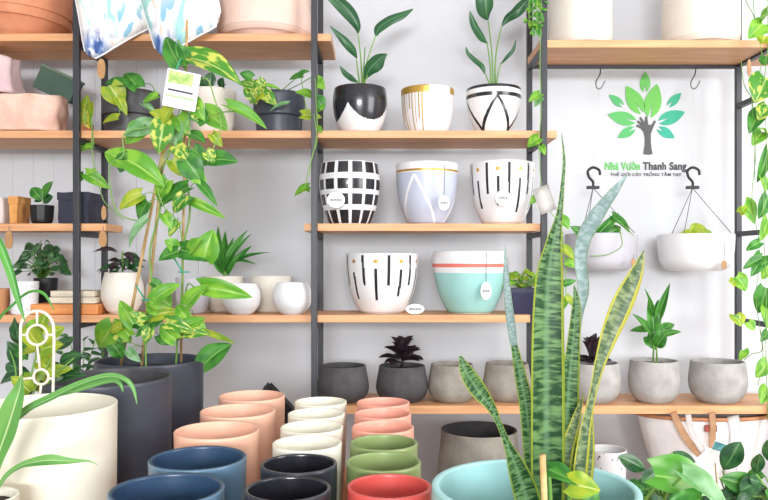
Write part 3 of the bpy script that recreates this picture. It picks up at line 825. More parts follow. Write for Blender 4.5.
# little yellowing plant by the left post with a trailing vine
t = thing('trailing_vine_plant', P(86, 130.5, 3.24), 'yellowing trailing plant between the two left posts, second shelf', 'potted plant')
ORI[t].z = Z2; t.location.z = Z2
bxx = t.location.x
obj('pot', pot_bm(bxx, 3.24, Z2, .045, .032, CYL, wall=.004, seg=32, depth=.01), TERRA, t); obj('soil', disc_bm(bxx, 3.24, Z2+.037, .027, amp=.002), SOIL, t)
BRNL = leafmat('browned_leaf', (196, 190, 70), (166, 108, 40), scale=30, lo=.5, hi=.6, trans=.2)
leaves(t, 3.15, [((87, 118), (85, 93), 11, G_LIME), ((88, 122), (92, 100), 7, G_LIME), ((80, 110), (88, 128), 11, BRNL), ((78, 118), (80, 128), 6, BRNL), ((93, 147), (74, 151), 9), ((84, 175), (74, 183), 8, G_POTD),
                 ((86, 174), (109, 187), 11, G_POTH), ((96, 171), (82, 177), 6)], dy=.01)
vine(t, [(88, 124, 3.2), (91, 114, 3.1), (92, 128, 3.06), (92, 150, 3.06), (95, 172, 3.06), (100, 190, 3.05), (106, 204, 3.05), (124, 220, 3.04)], m=STEM)
vine(t, [(86, 124, 3.2), (86, 108, 3.12), (88, 98, 3.1)])
vine(t, [(90, 124, 3.2), (90, 120, 3.1), (93, 135, 3.07), (93, 147, 3.07)])
# warm white pot with a small dark plant, second shelf
t, c, R, h = shelf_pot(189, 236, 86, Z2, 3.27, [(0, .72), (.05, .8), (.4, .93), (1, 1)], [OFFW], 'potted_rubber_plant', 'dark leaved plant in a warm white pot, second shelf', root=True, depth=.03)
obj('soil', disc_bm(c.x, c.y, c.z+h-.028, R*.9), SOIL, t)
leaves(t, 3.2, [((205, 90), (198, 76), 9, G_DARK), ((208, 88), (212, 72), 10, G_DARK), ((222, 90), (222, 78), 9, G_DARK), ((212, 90), (200, 84), 8, G_DARK)], dy=.02, tm=T_OVAL)
for a in (((208, 94), (204, 82)), ((212, 94), (211, 80)), ((214, 94), (226, 84))):
    vine(t, [(a[0][0], a[0][1], 3.26), ((a[0][0]+a[1][0])/2, (a[0][1]+a[1][1])/2-1, 3.24), (a[1][0], a[1][1], 3.2)], .002, nm='stem')
# charcoal two tier pot, second shelf, with trailing pothos on both sides
t, c, R, h = two_tier(253.5, 305, 89, Z2, 3.27, CHAR, 'potted_pothos', 'variegated trailing plant in a charcoal two tier pot beside the middle post')
obj('soil', disc_bm(c.x, c.y, c.z+h-.028, R*.9), SOIL, t)
leaves(t, 3.12, [((252, 78), (240, 72), 9, G_POTD), ((258, 88), (238, 81), 10, G_POTV), ((250, 88), (256, 103), 13, G_POTV), ((262, 92), (248, 102), 12, G_LIME), ((262, 93), (277, 104), 12, G_POTV), ((262, 87), (281, 87), 5), ((288, 104), (268, 109), 4, G_PALE),
                 ((258, 80), (266, 90), 9, G_POTV), ((303, 76), (288, 78), 6, G_POTD), ((300, 74), (309, 70), 6, G_POTD), ((311, 96), (296, 90), 10), ((314, 80), (326, 88), 13), ((314, 84), (322, 76), 9), ((316, 99), (325, 109), 13, G_POTD), ((322, 104), (313, 112), 9),
                 ((302, 115), (321, 116), 9, G_LIME), ((317, 127), (322, 132), 5), ((309, 187), (293, 194), 9), ((304, 186), (310, 192), 5)], dy=.015)
vine(t, [(276, 92, 3.26), (266, 84, 3.2), (256, 80, 3.12), (252, 92, 3.1), (256, 100, 3.1)])
vine(t, [(280, 92, 3.26), (296, 78, 3.2), (300, 72, 3.12), (303, 90, 3.08), (307, 112, 3.07)])
vine(t, [(284, 92, 3.26), (300, 84, 3.18), (314, 78, 3.09), (316, 98, 3.07), (317, 128, 3.06), (314, 150, 3.05), (309, 168, 3.05), (305, 188, 3.05)])
vine(t, [(314, 114, 3.065), (317, 140, 3.05), (312, 156, 3.05), (309, 176, 3.05)], .0016)

# ---------------------------------------------------------------- third shelf, left
soft_box('white_box', xL(-30), xL(7), 3.14, 3.3, Z3+.003, Z3+.115, mat('white_paper', (238, 232, 228), .8), 'white paper bag at the left edge, third shelf', 'bag', amp=.004)
def paper_bag(px0, px1, y0, y1, z0, ht, m, label, cuff=.25):
    cx = xL((px0+px1)/2); t = thing('paper_planter', (cx, (y0+y1)/2, z0), label, 'planter')
    x0, x1 = xL(px0, y0), xL(px1, y1)
    def sack(a0, a1, b0, b1, c0, c1, nm, amp):
        bm = bmesh.new(); box(bm, a0, a1, b0, b1, c0, c1)
        bmesh.ops.subdivide_edges(bm, edges=bm.edges[:], cuts=9, use_grid_fill=True)
        top = [f for f in bm.faces if f.calc_center_median().z > c1-1e-4]
        bmesh.ops.delete(bm, geom=top, context='FACES_ONLY')
        for v in bm.verts:
            k = noise.noise_vector(v.co*22)*amp
            if v.co.z < c0+1e-4: k.z = 0
            v.co += k
        bmesh.ops.solidify(bm, geom=bm.faces[:], thickness=.003)
        obj(nm, bm, m, t, smooth=False)
    sack(x0+.004, x1-.004, y0+.004, y1-.004, z0+.003, z0+ht*.8, 'sack', .004)
    sack(x0, x1, y0, y1, z0+ht*(1-cuff), z0+ht, 'folded_cuff', .003)
    return t
KRAFT = mat('kraft_paper', (222, 160, 92), .8, c2=(200, 136, 72), scale=16, bump=.4, bscale=24)
paper_bag(8, 31, 3.15, 3.27, Z3, .118, KRAFT, 'tan paper planter bag, third shelf')
NAVF = mat('navy_washable_paper', (46, 48, 66), .7, c2=(38, 40, 58), scale=16, bump=.4, bscale=24)
paper_bag(57, 106, 3.15, 3.34, Z3, .135, NAVF, 'dark navy paper planter bag with folded cuff, third shelf')
t = thing('potted_rubber_plant', (xL(42), 3.2, Z3), 'small round leaved plant in a black paper bag, third shelf', 'potted plant')
bmx = pot_bm(xL(42), 3.2, Z3, .082, .049, [(0, .75), (.2, .9), (1, 1)], wall=.004, seg=10, depth=.015); obj('pot', bmx, BLKP, t, smooth=False)
obj('soil', disc_bm(xL(42), 3.2, Z3+.069, .042), SOIL, t)
leaves(t, 3.2, [((42, 200), (31, 187), 10, G_POTD), ((44, 198), (51, 181), 9, G_POTD), ((43, 202), (52, 196), 9, G_DARK), ((41, 202), (36, 198), 7, G_DARK)], tm=T_OVAL, dy=.01)
vine(t, [(43, 206, 3.2), (43, 196, 3.2), (44, 188, 3.19)], nm='stem')
def wood_tag(px, py, Y, w, h, label, top):
    c = P(px, py, Y); t = thing('wooden_tag', c-Vector((0, 0, h/2/F*Y)), label, 'tag')
    bm = bmesh.new(); n = 24; a = w/2/F*Y; b = h/2/F*Y
    L0 = []
    for yy in (0, .003):
        vs = [bm.verts.new((c.x+a*math.copysign(abs(math.sin(2*PI*k/n))**.7, math.sin(2*PI*k/n)), Y-yy, c.z+b*math.cos(2*PI*k/n))) for k in range(n)]
        bm.faces.new(vs if yy == 0 else vs[::-1]); L0.append(vs)
    for k in range(n): bm.faces.new((L0[0][k], L0[0][(k+1) % n], L0[1][(k+1) % n], L0[1][k]))
    obj('tag', bm, TAGW, t, smooth=False)
    obj('string', tube(bmesh.new(), [P(top[0], top[1], Y), c+Vector((0, 0, b*.9))], .0012, 6), STRING, t)
wood_tag(101.5, 69, 3.06, 8, 20, 'wooden oval tag hanging under the left cushion', (100, 56))
wood_tag(103, 239, 3.11, 8, 16, 'wooden tag hanging at the end of the short third shelf', (103, 226))
wood_tag(9, 240, 3.11, 8, 18, 'wooden tag hanging at the left end of the short third shelf', (9, 226))
wood_tag(104, 213, 3.10, 5, 14, 'pale small tag on the dark navy paper bag', (103, 204))

# ---------------------------------------------------------------- fourth shelf, left
t = thing('timber_tray', (xL(70), 3.2, Z4), 'orange timber tray on the fourth shelf', 'tray')
OT = mat('orange_timber', (228, 152, 88), .5, c2=(206, 128, 66), scale=4, stretch=(1, 6, 8))
obj('tray', B(xL(38), xL(104), 3.13, 3.3, Z4+.001, Z4+.045, bev=.006), OT, t, smooth=False)
o = obj('wooden_board', B(xL(55), xL(101), 3.14, 3.28, Z4+.047, Z4+.073, bev=.003), mat('bleached_timber', (226, 214, 194), .7, c2=(206, 192, 172), scale=10, stretch=(1, 4, 8)), smooth=False); tag(o, 'pale board lying lowest of two on the orange tray', 'board')
o = obj('wooden_board', B(xL(56), xL(99), 3.145, 3.275, Z4+.075, Z4+.100, bev=.003), MATS['bleached_timber'], smooth=False); tag(o, 'pale board lying topmost on the orange tray', 'board')
t = thing('potted_peperomia', (xL(44), 3.3, Z4+.0), 'bushy dark green plant in a black pot behind the orange tray', 'potted plant')
obj('pot', pot_bm(xL(46, 3.38), 3.38, Z4, .15, .052, [(0, .8), (1, 1)], wall=.005, seg=40, depth=.02), BLKP, t); obj('soil', disc_bm(xL(46, 3.38), 3.38, Z4+.132, .046), SOIL, t)
stalked(t, (xL(42, 3.36), 3.36, Z4+.135), 62, .185, .088, .05, .042, T_OVAL, [G_DARK, leafmat('sage_leaf', (104, 148, 100), (70, 116, 74), vein=(150, 186, 140), trans=.15)], seed=9, down=.3)
def marble(u, v): return 1 if abs(noise.noise(Vector((u*26, v*7, 1.0)))) < .03 else 0
shelf_pot(11, 38, 281, Z4, 3.17, [(0, .88), (.1, .92), (1, 1)], [WHITE, LILAC], label='white marbled pot at the left of the fourth shelf', pattern=marble, seg=100, n=16)
o, c, R, h = shelf_pot(-16, 10, 288, Z4, 3.17, [(0, .8), (1, 1)], [mat('rust_ceramic', (196, 140, 96), .7)], label='rust brown pot at the left edge of the fourth shelf')
# round stone pot with drooping dark plant
t, c, R, h = shelf_pot(102, 143, 272, Z4, 3.22, [(0, .6), (.1, .78), (.35, .98), (.6, 1.0), (.85, .9), (1, .82)], [OFFW], 'potted_dark_plant', 'drooping dark leaved plant in a round off white pot, fourth shelf', root=True, depth=.02)
obj('soil', disc_bm(c.x, c.y, c.z+h-.018, R*.76), SOIL, t)
rd = random.Random(11)
for i in range(22):
    a = i*2.4; r0 = .02; b0 = Vector((c.x+r0*math.cos(a), c.y+r0*math.sin(a), c.z+h+.005+.08*rd.random())); L_ = rd.uniform(.06, .10)
    d = Vector((math.cos(a), math.sin(a)*.8, rd.uniform(-.5, .35))).normalized()
    put_leaf(t, T_LANCE, b0, b0+d*L_, .034, (0, -.6, 1), G_DARK if i % 3 else G_BLKL)
obj('stem', tube(bmesh.new(), [(c.x, c.y, c.z+h-.02), (c.x, c.y, c.z+h+.09)], .004), STEM, t)
SPH = [(0, .55), (.05, .66), (.25, .90), (.5, 1.0), (.75, .95), (1, .78)]
shelf_pot(143, 172, 283, Z4, 3.34, SPH, [OFFW], label='off white pot behind the climbing plant stakes, fourth shelf')
shelf_pot(176, 211, 277, Z4, 3.22, [(0, .66), (.05, .76), (.4, .95), (1, 1)], [LILAC], label='pale grey pot left of the palm, fourth shelf')
t, c, R, h = shelf_pot(203, 243, 275.5, Z4, 3.30, [(0, .60), (.05, .7), (.4, .92), (1, 1)], [OFFW], 'potted_palm', 'upright narrow leaved palm in an off white pot, fourth shelf', root=True, depth=.02)
obj('soil', disc_bm(c.x, c.y, c.z+h-.018, R*.9), SOIL, t)
for (a, b, w) in [((224, 274), (216, 224), 8), ((226, 272), (224, 228), 8), ((226, 270), (243, 228), 8), ((226, 272), (246, 232), 7), ((227, 268), (264, 245), 5), ((228, 262), (258, 260), 5), ((222, 274), (207, 240), 7),
                  ((224, 274), (232, 236), 7), ((222, 268), (200, 256), 5), ((228, 268), (252, 244), 6), ((224, 276), (212, 250), 6), ((228, 276), (240, 250), 6)]:
    put_leaf(t, T_BLADE if w < 6 else T_LANCE, P(a[0], a[1], 3.30), P(b[0], b[1], 3.30+random.uniform(-.05, .05)), w/F*3.3*.95, NRM(), G_PALM)
obj('stem', tube(bmesh.new(), [P(225, 286, 3.3), P(225, 268, 3.3)], .008), STEM, t)
shelf_pot(222, 261, 283, Z4, 3.17, SPH, [WHITE], label='round white bowl pot in front of the palm, fourth shelf')
shelf_pot(250, 291, 275.5, Z4, 3.33, [(0, .72), (.05, .8), (.4, .95), (1, 1)], [OFFW], label='off white tapered pot between the two round bowls')
shelf_pot(272.5, 312, 282, Z4, 3.17, SPH, [WHITE], label='round white bowl pot beside the middle post, fourth shelf')

# ---------------------------------------------------------------- hanging pots
HANG = [(0, .70), (.06, .80), (.22, .92), (.5, .97), (1, 1.0)]
def hanging(px, pl, pr, ptop, pbot, hookx, name, label, m, leaf_fn):
    Y = 3.385; cx = ((pl+pr)/2-384)/F*Y; R = (pr-pl)/2/F*Y; z0 = HC-(pbot-262)/F*Y; h = (pbot-ptop)/F*Y
    t = thing(name, (cx, Y, z0), label, 'hanging plant')
    obj('pot', pot_bm(cx, Y, z0, h, R, HANG, wall=.007, seg=80, depth=.025), m, t)
    obj('soil', disc_bm(cx, Y, z0+h-.023, R*.93), SOIL, t)
    # black plastic hook
    pts = [(hookx+7, 175, Y), (hookx+6, 170, Y), (hookx, 167.5, Y), (hookx-5, 171, Y), (hookx-4, 177, Y), (hookx, 182, Y), (hookx, 188, Y)]
    hk = obj('hook', tube(bmesh.new(), [P(*p) for p in spline(pts, 6)], .0062, 8), BLKP, t)
    obj('hook_plate', B(P(hookx-6, 0, Y).x, P(hookx+6, 0, Y).x, Y-.012, Y+.012, P(0, 189, Y).z, P(0, 186, Y).z, bev=.002), BLKP, t, smooth=False)
    for k in range(3):
        a = PI/2+.35+k*2*PI/3
        rim = Vector((cx+(R-.006)*math.cos(a), Y+(R-.006)*math.sin(a), z0+h))
        obj('cord', tube(bmesh.new(), [P(hookx, 188, Y), rim-Vector((0, 0, .004))], .0018, 6), STRING, t)
    # steel hook and clear line carrying it
    sx = px
    pts = [(sx-1, 74, 3.385), (sx+1, 66, 3.37), (sx, 60, 3.385), (sx-1, 64, 3.41), (sx, 72, 3.40), (sx-3, 80, 3.39), (sx-3, 86, 3.39), (sx+1, 88, 3.39), (sx+5, 81, 3.39)]
    s = thing('steel_hook', P(sx, 88, 3.39), 'steel hook on the rail above the %s' % ('left hanging pot' if px < 650 else 'right hanging pot'), 'hook')
    ORI[s] = Vector(s.location)
    obj('hook', tube(bmesh.new(), [P(*p) for p in spline([(sx-1, 63, 3.375), (sx, 59.5, 3.385), (sx+1, 59.8, 3.40), (sx+1, 64, 3.425), (sx, 74, 3.40), (sx-4, 82, 3.385), (sx-3, 88, 3.385), (sx+1, 88, 3.385), (sx+5, 81, 3.385)], 5)], .003, 8), mat('bare_steel', (120, 122, 128), .3, .8), s)
    obj('line', tube(bmesh.new(), [P(sx-1, 88.5, 3.385), P(hookx, 167.5, 3.385)], .0009, 5), mat('clear_line', (224, 222, 228), .3), s)
    leaf_fn(t)
def lf1(t):
    leaves(t, 3.3, [((600, 232), (620, 212), 8, G_POTD), ((604, 236), (622, 226), 13, G_POTD), ((606, 240), (596, 228), 12, G_POTH), ((612, 216), (633, 232), 7, G_POTD), ((617, 250), (608, 268), 7, G_PALM), ((584, 236), (572, 226), 9, G_POTD), ((596, 236), (586, 222), 9, G_POTD)], dy=.02)
    vine(t, [(600, 238, 3.38), (616, 226, 3.25), (622, 240, 3.2), (620, 248, 3.2), (606, 255, 3.2), (590, 256, 3.2)], .0022)
    vine(t, [(604, 238, 3.38), (610, 222, 3.3), (624, 226, 3.22), (634, 236, 3.2)], .0018)
hanging(600, 566, 636, 234, 271, 593, 'hanging_planter', 'grey hanging pot with green foliage, behind the snake plant', LILAC, lf1)
def lf2(t):
    leaves(t, 3.36, [((690, 238), (706, 226), 16, G_LIME), ((698, 240), (712, 231), 12, G_LIME), ((694, 240), (682, 232), 13, G_LIME), ((700, 238), (698, 225), 12, G_LIME), ((704, 238), (716, 236), 8, G_POTH)], dy=.02, tm=T_OVAL)
hanging(695, 659, 732, 234.5, 271, 692.5, 'hanging_planter', 'white hanging pot with a lime green plant, at the right', WHITE, lf2)
wood_tag(633, 262, 3.215, 3.5, 7, 'small wooden tag on the grey hanging pot', (634, 254))
wood_tag(724, 265, 3.215, 5, 9, 'small wooden tag on the white hanging pot', (725, 240))
wood_tag(749, 68, 3.09, 4, 17, 'wooden tag hanging under the top right shelf', (749, 55))

# ---------------------------------------------------------------- wall logo
LY = WY-.001
logo = thing('wall_logo', P(647, 178, WY), 'green leaf tree emblem with shop name lettering on the white wall', 'logo')
ORI[logo] = Vector(logo.location)
def plate(poly, m, nm, parent, d=.004):
    bm = bmesh.new()
    a = [bm.verts.new(P(x, y, LY)) for x, y in poly]; b = [bm.verts.new(v.co+Vector((0, -d, 0))) for v in a]
    fa = bm.faces.new(a); fb = bm.faces.new(b[::-1])
    for i in range(len(a)): bm.faces.new((a[i], b[i], b[(i+1) % len(a)], a[(i+1) % len(a)]))
    bmesh.ops.recalc_face_normals(bm, faces=bm.faces)
    bmesh.ops.triangulate(bm, faces=[f for f in bm.faces if len(f.verts) > 4])
    return obj(nm, bm, m, parent, smooth=False)
def logo_leaf(b, tp, w, c):
    b = Vector(b); tp = Vector(tp); d = tp-b; s = Vector((-d.y, d.x)).normalized(); n = 12; pts = []
    pts.append(b+s*1.5+d*.04)
    for i in range(2, n): k = i/n; pts.append(b+d*k+s*w/2*math.sin(PI*k**.85)**.85)
    pts.append(tp)
    for i in range(n-1, 1, -1): k = i/n; pts.append(b+d*k-s*w/2*math.sin(PI*k**.85)**.85)
    pts.append(b-s*1.5+d*.04); pts.append(b+d*.42)
    plate([(p.x, p.y) for p in pts], mat('logo_green_%d_%d_%d' % c, c, .6, c2=c), 'leaf', logo)
for a in [((644.6, 93), (645.3, 72), 10.5, (104, 188, 92)), ((642.5, 114.5), (626, 86), 16, (106, 190, 84)), ((649, 119), (657, 84), 17, (108, 190, 84)),
          ((623.6, 106.6), (609, 94.8), 8, (82, 182, 108)), ((667.2, 107.2), (681, 92.8), 8.5, (54, 172, 130)), ((637, 122), (607.7, 114.4), 13.5, (92, 186, 100)),
          ((657.4, 122.6), (684.8, 112), 13.5, (50, 170, 136)), ((635.4, 127.6), (617.6, 137.8), 9.5, (84, 184, 106)), ((657, 127.6), (674.4, 138), 9.5, (44, 172, 146))]:
    logo_leaf(*a)
INKG = mat('logo_charcoal', (84, 84, 86), .6)
plate([(643.2, 154), (644.6, 146), (644.8, 138), (643.6, 132), (640.5, 128.5), (636.2, 126.4), (636.8, 124.6), (641, 126), (636.8, 121.6), (638, 120.4), (642, 124), (639.2, 117.6), (641, 117), (644.4, 122.8),
       (645.2, 116.6), (647, 116.8), (648, 124.6), (650.8, 125.4), (654.4, 120.4), (655.8, 121.6), (652.6, 128.6), (650.6, 134), (650.6, 142), (651.4, 149), (652.4, 154), (648, 155)], INKG, 'trunk', logo)
def text(s, px0, px1, py, size, m, bold=.0):
    cu = bpy.data.curves.new('lettering', 'FONT'); cu.body = s; cu.size = 1.0; cu.extrude = .02; cu.space_character = 1.06; cu.offset = bold
    tmp = bpy.data.objects.new('tmp', cu); C.objects.link(tmp)
    dg = bpy.context.evaluated_depsgraph_get(); me = bpy.data.meshes.new_from_object(tmp.evaluated_get(dg))
    bpy.data.objects.remove(tmp)
    xs = [v.co.x for v in me.vertices]; x0, x1 = min(xs), max(xs)
    A = P(px0, py, LY-.003); Bp = P(px1, py, LY-.003); k = (Bp.x-A.x)/(x1-x0); kz = size/F*LY
    for v in me.vertices:
        v.co = Vector((A.x+(v.co.x-x0)*k, A.y-v.co.z*.05, A.z+v.co.y*kz))-origin(logo)
    o = bpy.data.objects.new('lettering', me); C.objects.link(o); o.parent = logo; me.materials.clear(); me.materials.append(m)
    return o
text('Nh\u00e0 V\u01b0\u1eddn', 605, 640, 169.6, 10.6, mat('logo_green', (98, 200, 92), .6, c2=(98, 200, 92)), .028)
text('Thanh Sang', 643, 686.5, 169.6, 10.6, mat('logo_black', (66, 66, 70), .6), .028)
text('TH\u1ebe GI\u1edaI C\u00c2Y TR\u1ed2NG T\u1ea6M TAY', 610.5, 681.5, 176, 4.2, MATS['logo_black'], .006)

# ---------------------------------------------------------------- the snake plant in the aqua pot
AX, AY = (534.5-384)/F*1.236, 1.236
azr = HC-.371
sn = thing('potted_snake_plant', (AX, AY, TZ), 'tall snake plant with banded leaves in a wide aqua pot, front', 'potted plant')
obj('pot', pot_bm(AX, AY, TZ, azr-TZ, .17, [(0, .72), (.06, .80), (.4, .93), (.8, 1.0), (1, 1.0)], wall=.0125, seg=128, inner_mi=1, depth=.14), [AQUA, AQUAI], sn)
obj('soil', disc_bm(AX, AY, azr-.138, .148), SOIL, sn)
SN = [
 ('main', G_SNAKE, 0, [(550, 575, 1.24, 24), (548, 520, 1.235, 31), (547, 470, 1.23, 35), (547, 400, 1.225, 35), (547, 350, 1.22, 34), (547.5, 310, 1.22, 32), (549, 275, 1.22, 28), (553.5, 243, 1.22, 17), (559, 216, 1.22, 7.5), (562, 190, 1.22, 4.4), (564, 160, 1.22, 3), (561.5, 133, 1.22, .6)]),
 ('l', G_SNAKE, 0, [(545, 575, 1.21, 22), (535, 530, 1.19, 26), (525, 492, 1.18, 26), (516, 466, 1.17, 19), (508, 446, 1.16, 9), (500, 426, 1.15, 6), (491, 407, 1.14, 10), (478, 390, 1.13, 17), (467, 373, 1.12, 15), (460, 356, 1.12, 3)]),
 ('b', G_SNAKE, 0, [(548, 575, 1.26, 14), (536, 500, 1.26, 17), (531, 450, 1.26, 17), (526, 405, 1.26, 15), (520, 375, 1.26, 12), (514, 345, 1.26, 7)]),
 ('r', G_SNAKE, 0, [(560, 575, 1.29, 14), (565, 500, 1.29, 22), (567, 440, 1.29, 22), (569, 390, 1.29, 20), (573, 345, 1.29, 14), (576, 305, 1.29, 9), (574, 285, 1.29, 1)]),
 ('p', G_SNAKP, 0, [(566, 575, 1.31, 12), (572, 450, 1.31, 10), (574, 370, 1.31, 8), (578, 320, 1.31, 8), (583, 290, 1.30, 12), (580, 262, 1.29, 13), (583, 240, 1.28, 15), (592, 222, 1.27, 16), (605, 203, 1.26, 12), (616, 189, 1.25, 8), (627, 175, 1.25, .8)]),
 ('y', G_SNAKY, 0, [(562, 575, 1.22, 12), (577, 500, 1.215, 14), (581, 460, 1.21, 15), (586, 425, 1.21, 11), (593, 392, 1.21, 8), (600, 362, 1.21, 12), (610, 332, 1.21, 19), (622, 303, 1.21, 22), (635, 275, 1.21, 15), (644, 250, 1.21, .8)]),
 ('y', G_SNAKY, 0, [(560, 575, 1.25, 12), (562, 500, 1.25, 14), (566, 455, 1.25, 14), (575, 422, 1.25, 10), (584, 393, 1.25, .8)]),
 ('y', G_SNAKY, 0, [(566, 575, 1.26, 12), (582, 500, 1.26, 15), (588, 455, 1.26, 13), (590, 425, 1.26, 7), (591, 400, 1.26, .8)]),
]
for nm, m, tw, pts in SN:
    lab = {'p': 'silvery twisted leaf', 'l': 'leaf bending to the left', 'main': 'tallest banded leaf'}.get(nm)
    obj('leaf', blade_bm(pts, nrm=(0.1, -1, .1), fold=.30, n=8, nw=8, thick=.0018), m, sn, label=lab)
obj('leaf', blade_bm([(514, 346, 1.26, 7), (511, 325, 1.25, 9), (508, 300, 1.24, 8), (506, 275, 1.24, 6), (505, 245, 1.24, .6)], nrm=(.1, -1, .1), fold=.3, n=8, thick=.0018), G_SNAKP, sn, label='silvery tip of the left leaf')
obj('stake', tube(bmesh.new(), [P(542.5, 455, 1.10), P(547, 560, 1.12)], .0048, 10), BAMBOO, sn)
# label card on a stick at the post behind the snake plant
t = thing('plant_label', P(538, 214, 3.02), 'blank white plant label hanging on the post behind the snake plant', 'label')
obj('card', obj and blade_bm([(540, 187, 3.02, 17), (549, 212, 3.03, 17)], nrm=(0, -1, 0), fold=0, nw=2, n=3, thick=.001), CARD, t)
obj('cord', tube(bmesh.new(), [P(540, 189, 3.015), P(546, 178, 3.07)], .0012), STRING, t)
# vine trailing down that post from above the top shelf
t = thing('trailing_plant', P(527, -40, 3.08), 'bright green trailing plant hanging beside the left end of the top right shelf', 'hanging plant')
tc_ = P(527, -40, 3.08)
obj('pot', pot_bm(tc_.x, 3.08, tc_.z, .08, .05, CYL, wall=.005, seg=32, depth=.012), TERRA, t); obj('soil', disc_bm(tc_.x, 3.08, tc_.z+.07, .042), SOIL, t)
for k in range(3):
    a = PI/2+k*2*PI/3
    obj('cord', tube(bmesh.new(), [tc_+Vector((0, 0, .4)), tc_+Vector((.046*math.cos(a), .046*math.sin(a), .078))], .0014, 6), STRING, t)
fb = bmesh.new(); rd = random.Random(5)
for i in range(90):
    k = rd.random(); x_ = 526+15*rd.random()+4*(1-k); y_ = -12+44*k; Yq = 3.06+.08*rd.random()
    if x_ < 531 and y_ > 26: continue
    b0 = P(x_, y_, Yq); a = rd.uniform(0, 2*PI)
    leaf_bm(fb, T_OVAL, b0, b0+Vector((math.cos(a)*.02, -.01, math.sin(a)*.02-.012)), .017, (rd.uniform(-.5, .5), -1, .5), mi=rd.randrange(2))
obj('foliage', fb, [G_POTH, G_PALM], t)
for x_ in (529, 533, 537, 541):
    vine(t, [(527, -58, 3.08), (x_-1, -62, 3.05), (x_, -40, 3.02), (x_, 28, 3.06)], .0013)
vine(t, [(527, -58, 3.08), (534, -62, 3.03), (540, -40, 3.03), (541, 20, 3.06), (540, 60, 3.06), (541, 110, 3.05), (539, 150, 3.05), (544, 200, 3.05), (560, 226, 3.05), (565, 262, 3.05), (566, 300, 3.05)], .0018)
leaves(t, 3.05, [((540, 94), (529, 100), 8, G_POTH), ((541, 98), (534, 106), 7, G_PALE), ((539, 138), (527, 146), 11, G_POTH), ((541, 146), (545, 154), 6), ((537, 196), (530, 204), 6), ((561, 218), (570, 228), 10),
                 ((560, 232), (551, 238), 7, G_LIME), ((562, 248), (576, 258), 10, G_LIME), ((566, 262), (578, 266), 8), ((563, 284), (576, 280), 6, G_PALM), ((566, 296), (574, 306), 6, G_LIME), ((566, 300), (560, 312), 6)], dy=.01)

# right hand trailing pothos, hanging near the frame's edge
t = thing('hanging_pothos', P(764, -40, 3.0), 'long trailing pothos hanging down at the right edge', 'hanging plant')
ORI[t] = Vector(t.location)
pc = P(772, -50, 3.0)
obj('pot', pot_bm(pc.x, 3.0, pc.z-.06, .14, .1, HANG, wall=.005, seg=48, depth=.02), WHITE, t); obj('soil', disc_bm(pc.x, 3.0, pc.z+.062, .09), SOIL, t)
for k in range(3):
    a = PI/2+k*2*PI/3
    obj('cord', tube(bmesh.new(), [Vector((pc.x, 3.0, pc.z+.5)), Vector((pc.x+.093*math.cos(a), 3.0+.093*math.sin(a), pc.z+.075))], .0016, 6), STRING, t)
for off, pts in enumerate(([(752, -20, 2.96), (755, 20, 2.93), (762, 60, 2.93), (752, 100, 2.93), (756, 150, 2.93), (752, 200, 2.93), (760, 250, 2.93), (756, 300, 2.93), (763, 350, 2.93), (758, 386, 2.93)],
             [(766, -20, 2.95), (768, 40, 2.9), (764, 90, 2.9), (767, 150, 2.9), (763, 210, 2.9), (766, 280, 2.9), (766, 350, 2.9), (768, 420, 2.9)],
             [(746, -24, 2.97), (746, 0, 2.94), (752, 12, 2.94), (757, 26, 2.94)],
             [(741, 60, 2.98), (744, 84, 2.96), (752, 100, 2.95), (753, 120, 2.95), (754, 140, 2.94), (755, 180, 2.94)], [(744, 360, 2.95), (752, 354, 2.95), (762, 350, 2.94), (760, 330, 2.94)])):
    vine(t, pts, .0016)
RL = [((763, 24), (750, 36), 16), ((768, 12), (757, 24), 14), ((765, 36), (762, 44), 12, G_LIME), ((766, 56), (764, 66), 10, G_POTD), ((766, 78), (757, 100), 24, G_POTV), ((760, 112), (750, 130), 14, G_POTD), ((762, 132), (753, 144), 12, G_POTH), ((768, 106), (759, 118), 14, G_POTV),
      ((768, 150), (759, 182), 10, G_POTD), ((766, 190), (760, 170), 8), ((744, 205), (759, 222), 23, G_POTH), ((740, 213), (747, 206), 8, G_LIME), ((768, 196), (760, 218), 12, G_POTD), ((768, 220), (762, 238), 10), ((760, 242), (746, 250), 8, G_PALM), ((762, 258), (744, 267), 9, G_POTD),
      ((761, 256), (754, 274), 13, G_POTD), ((736, 277), (748, 290), 15, G_POTH), ((731, 284), (737, 278), 8, G_LIME), ((766, 288), (759, 314), 16, G_POTD), ((735, 315), (742, 325), 14, G_LIME), ((740, 322), (734, 316), 10, G_POTV), ((748, 322), (755, 330), 9, G_POTH), ((743, 350), (742, 362), 10, G_POTH),
      ((768, 362), (757, 377), 13, G_POTH), ((768, 332), (762, 340), 8, G_POTD), ((768, 388), (762, 402), 12), ((768, 262), (764, 280), 12), ((768, 140), (764, 126), 9, G_POTV), ((766, 306), (768, 326), 10, G_POTH)]
leaves(t, 2.92, RL, dy=.03)

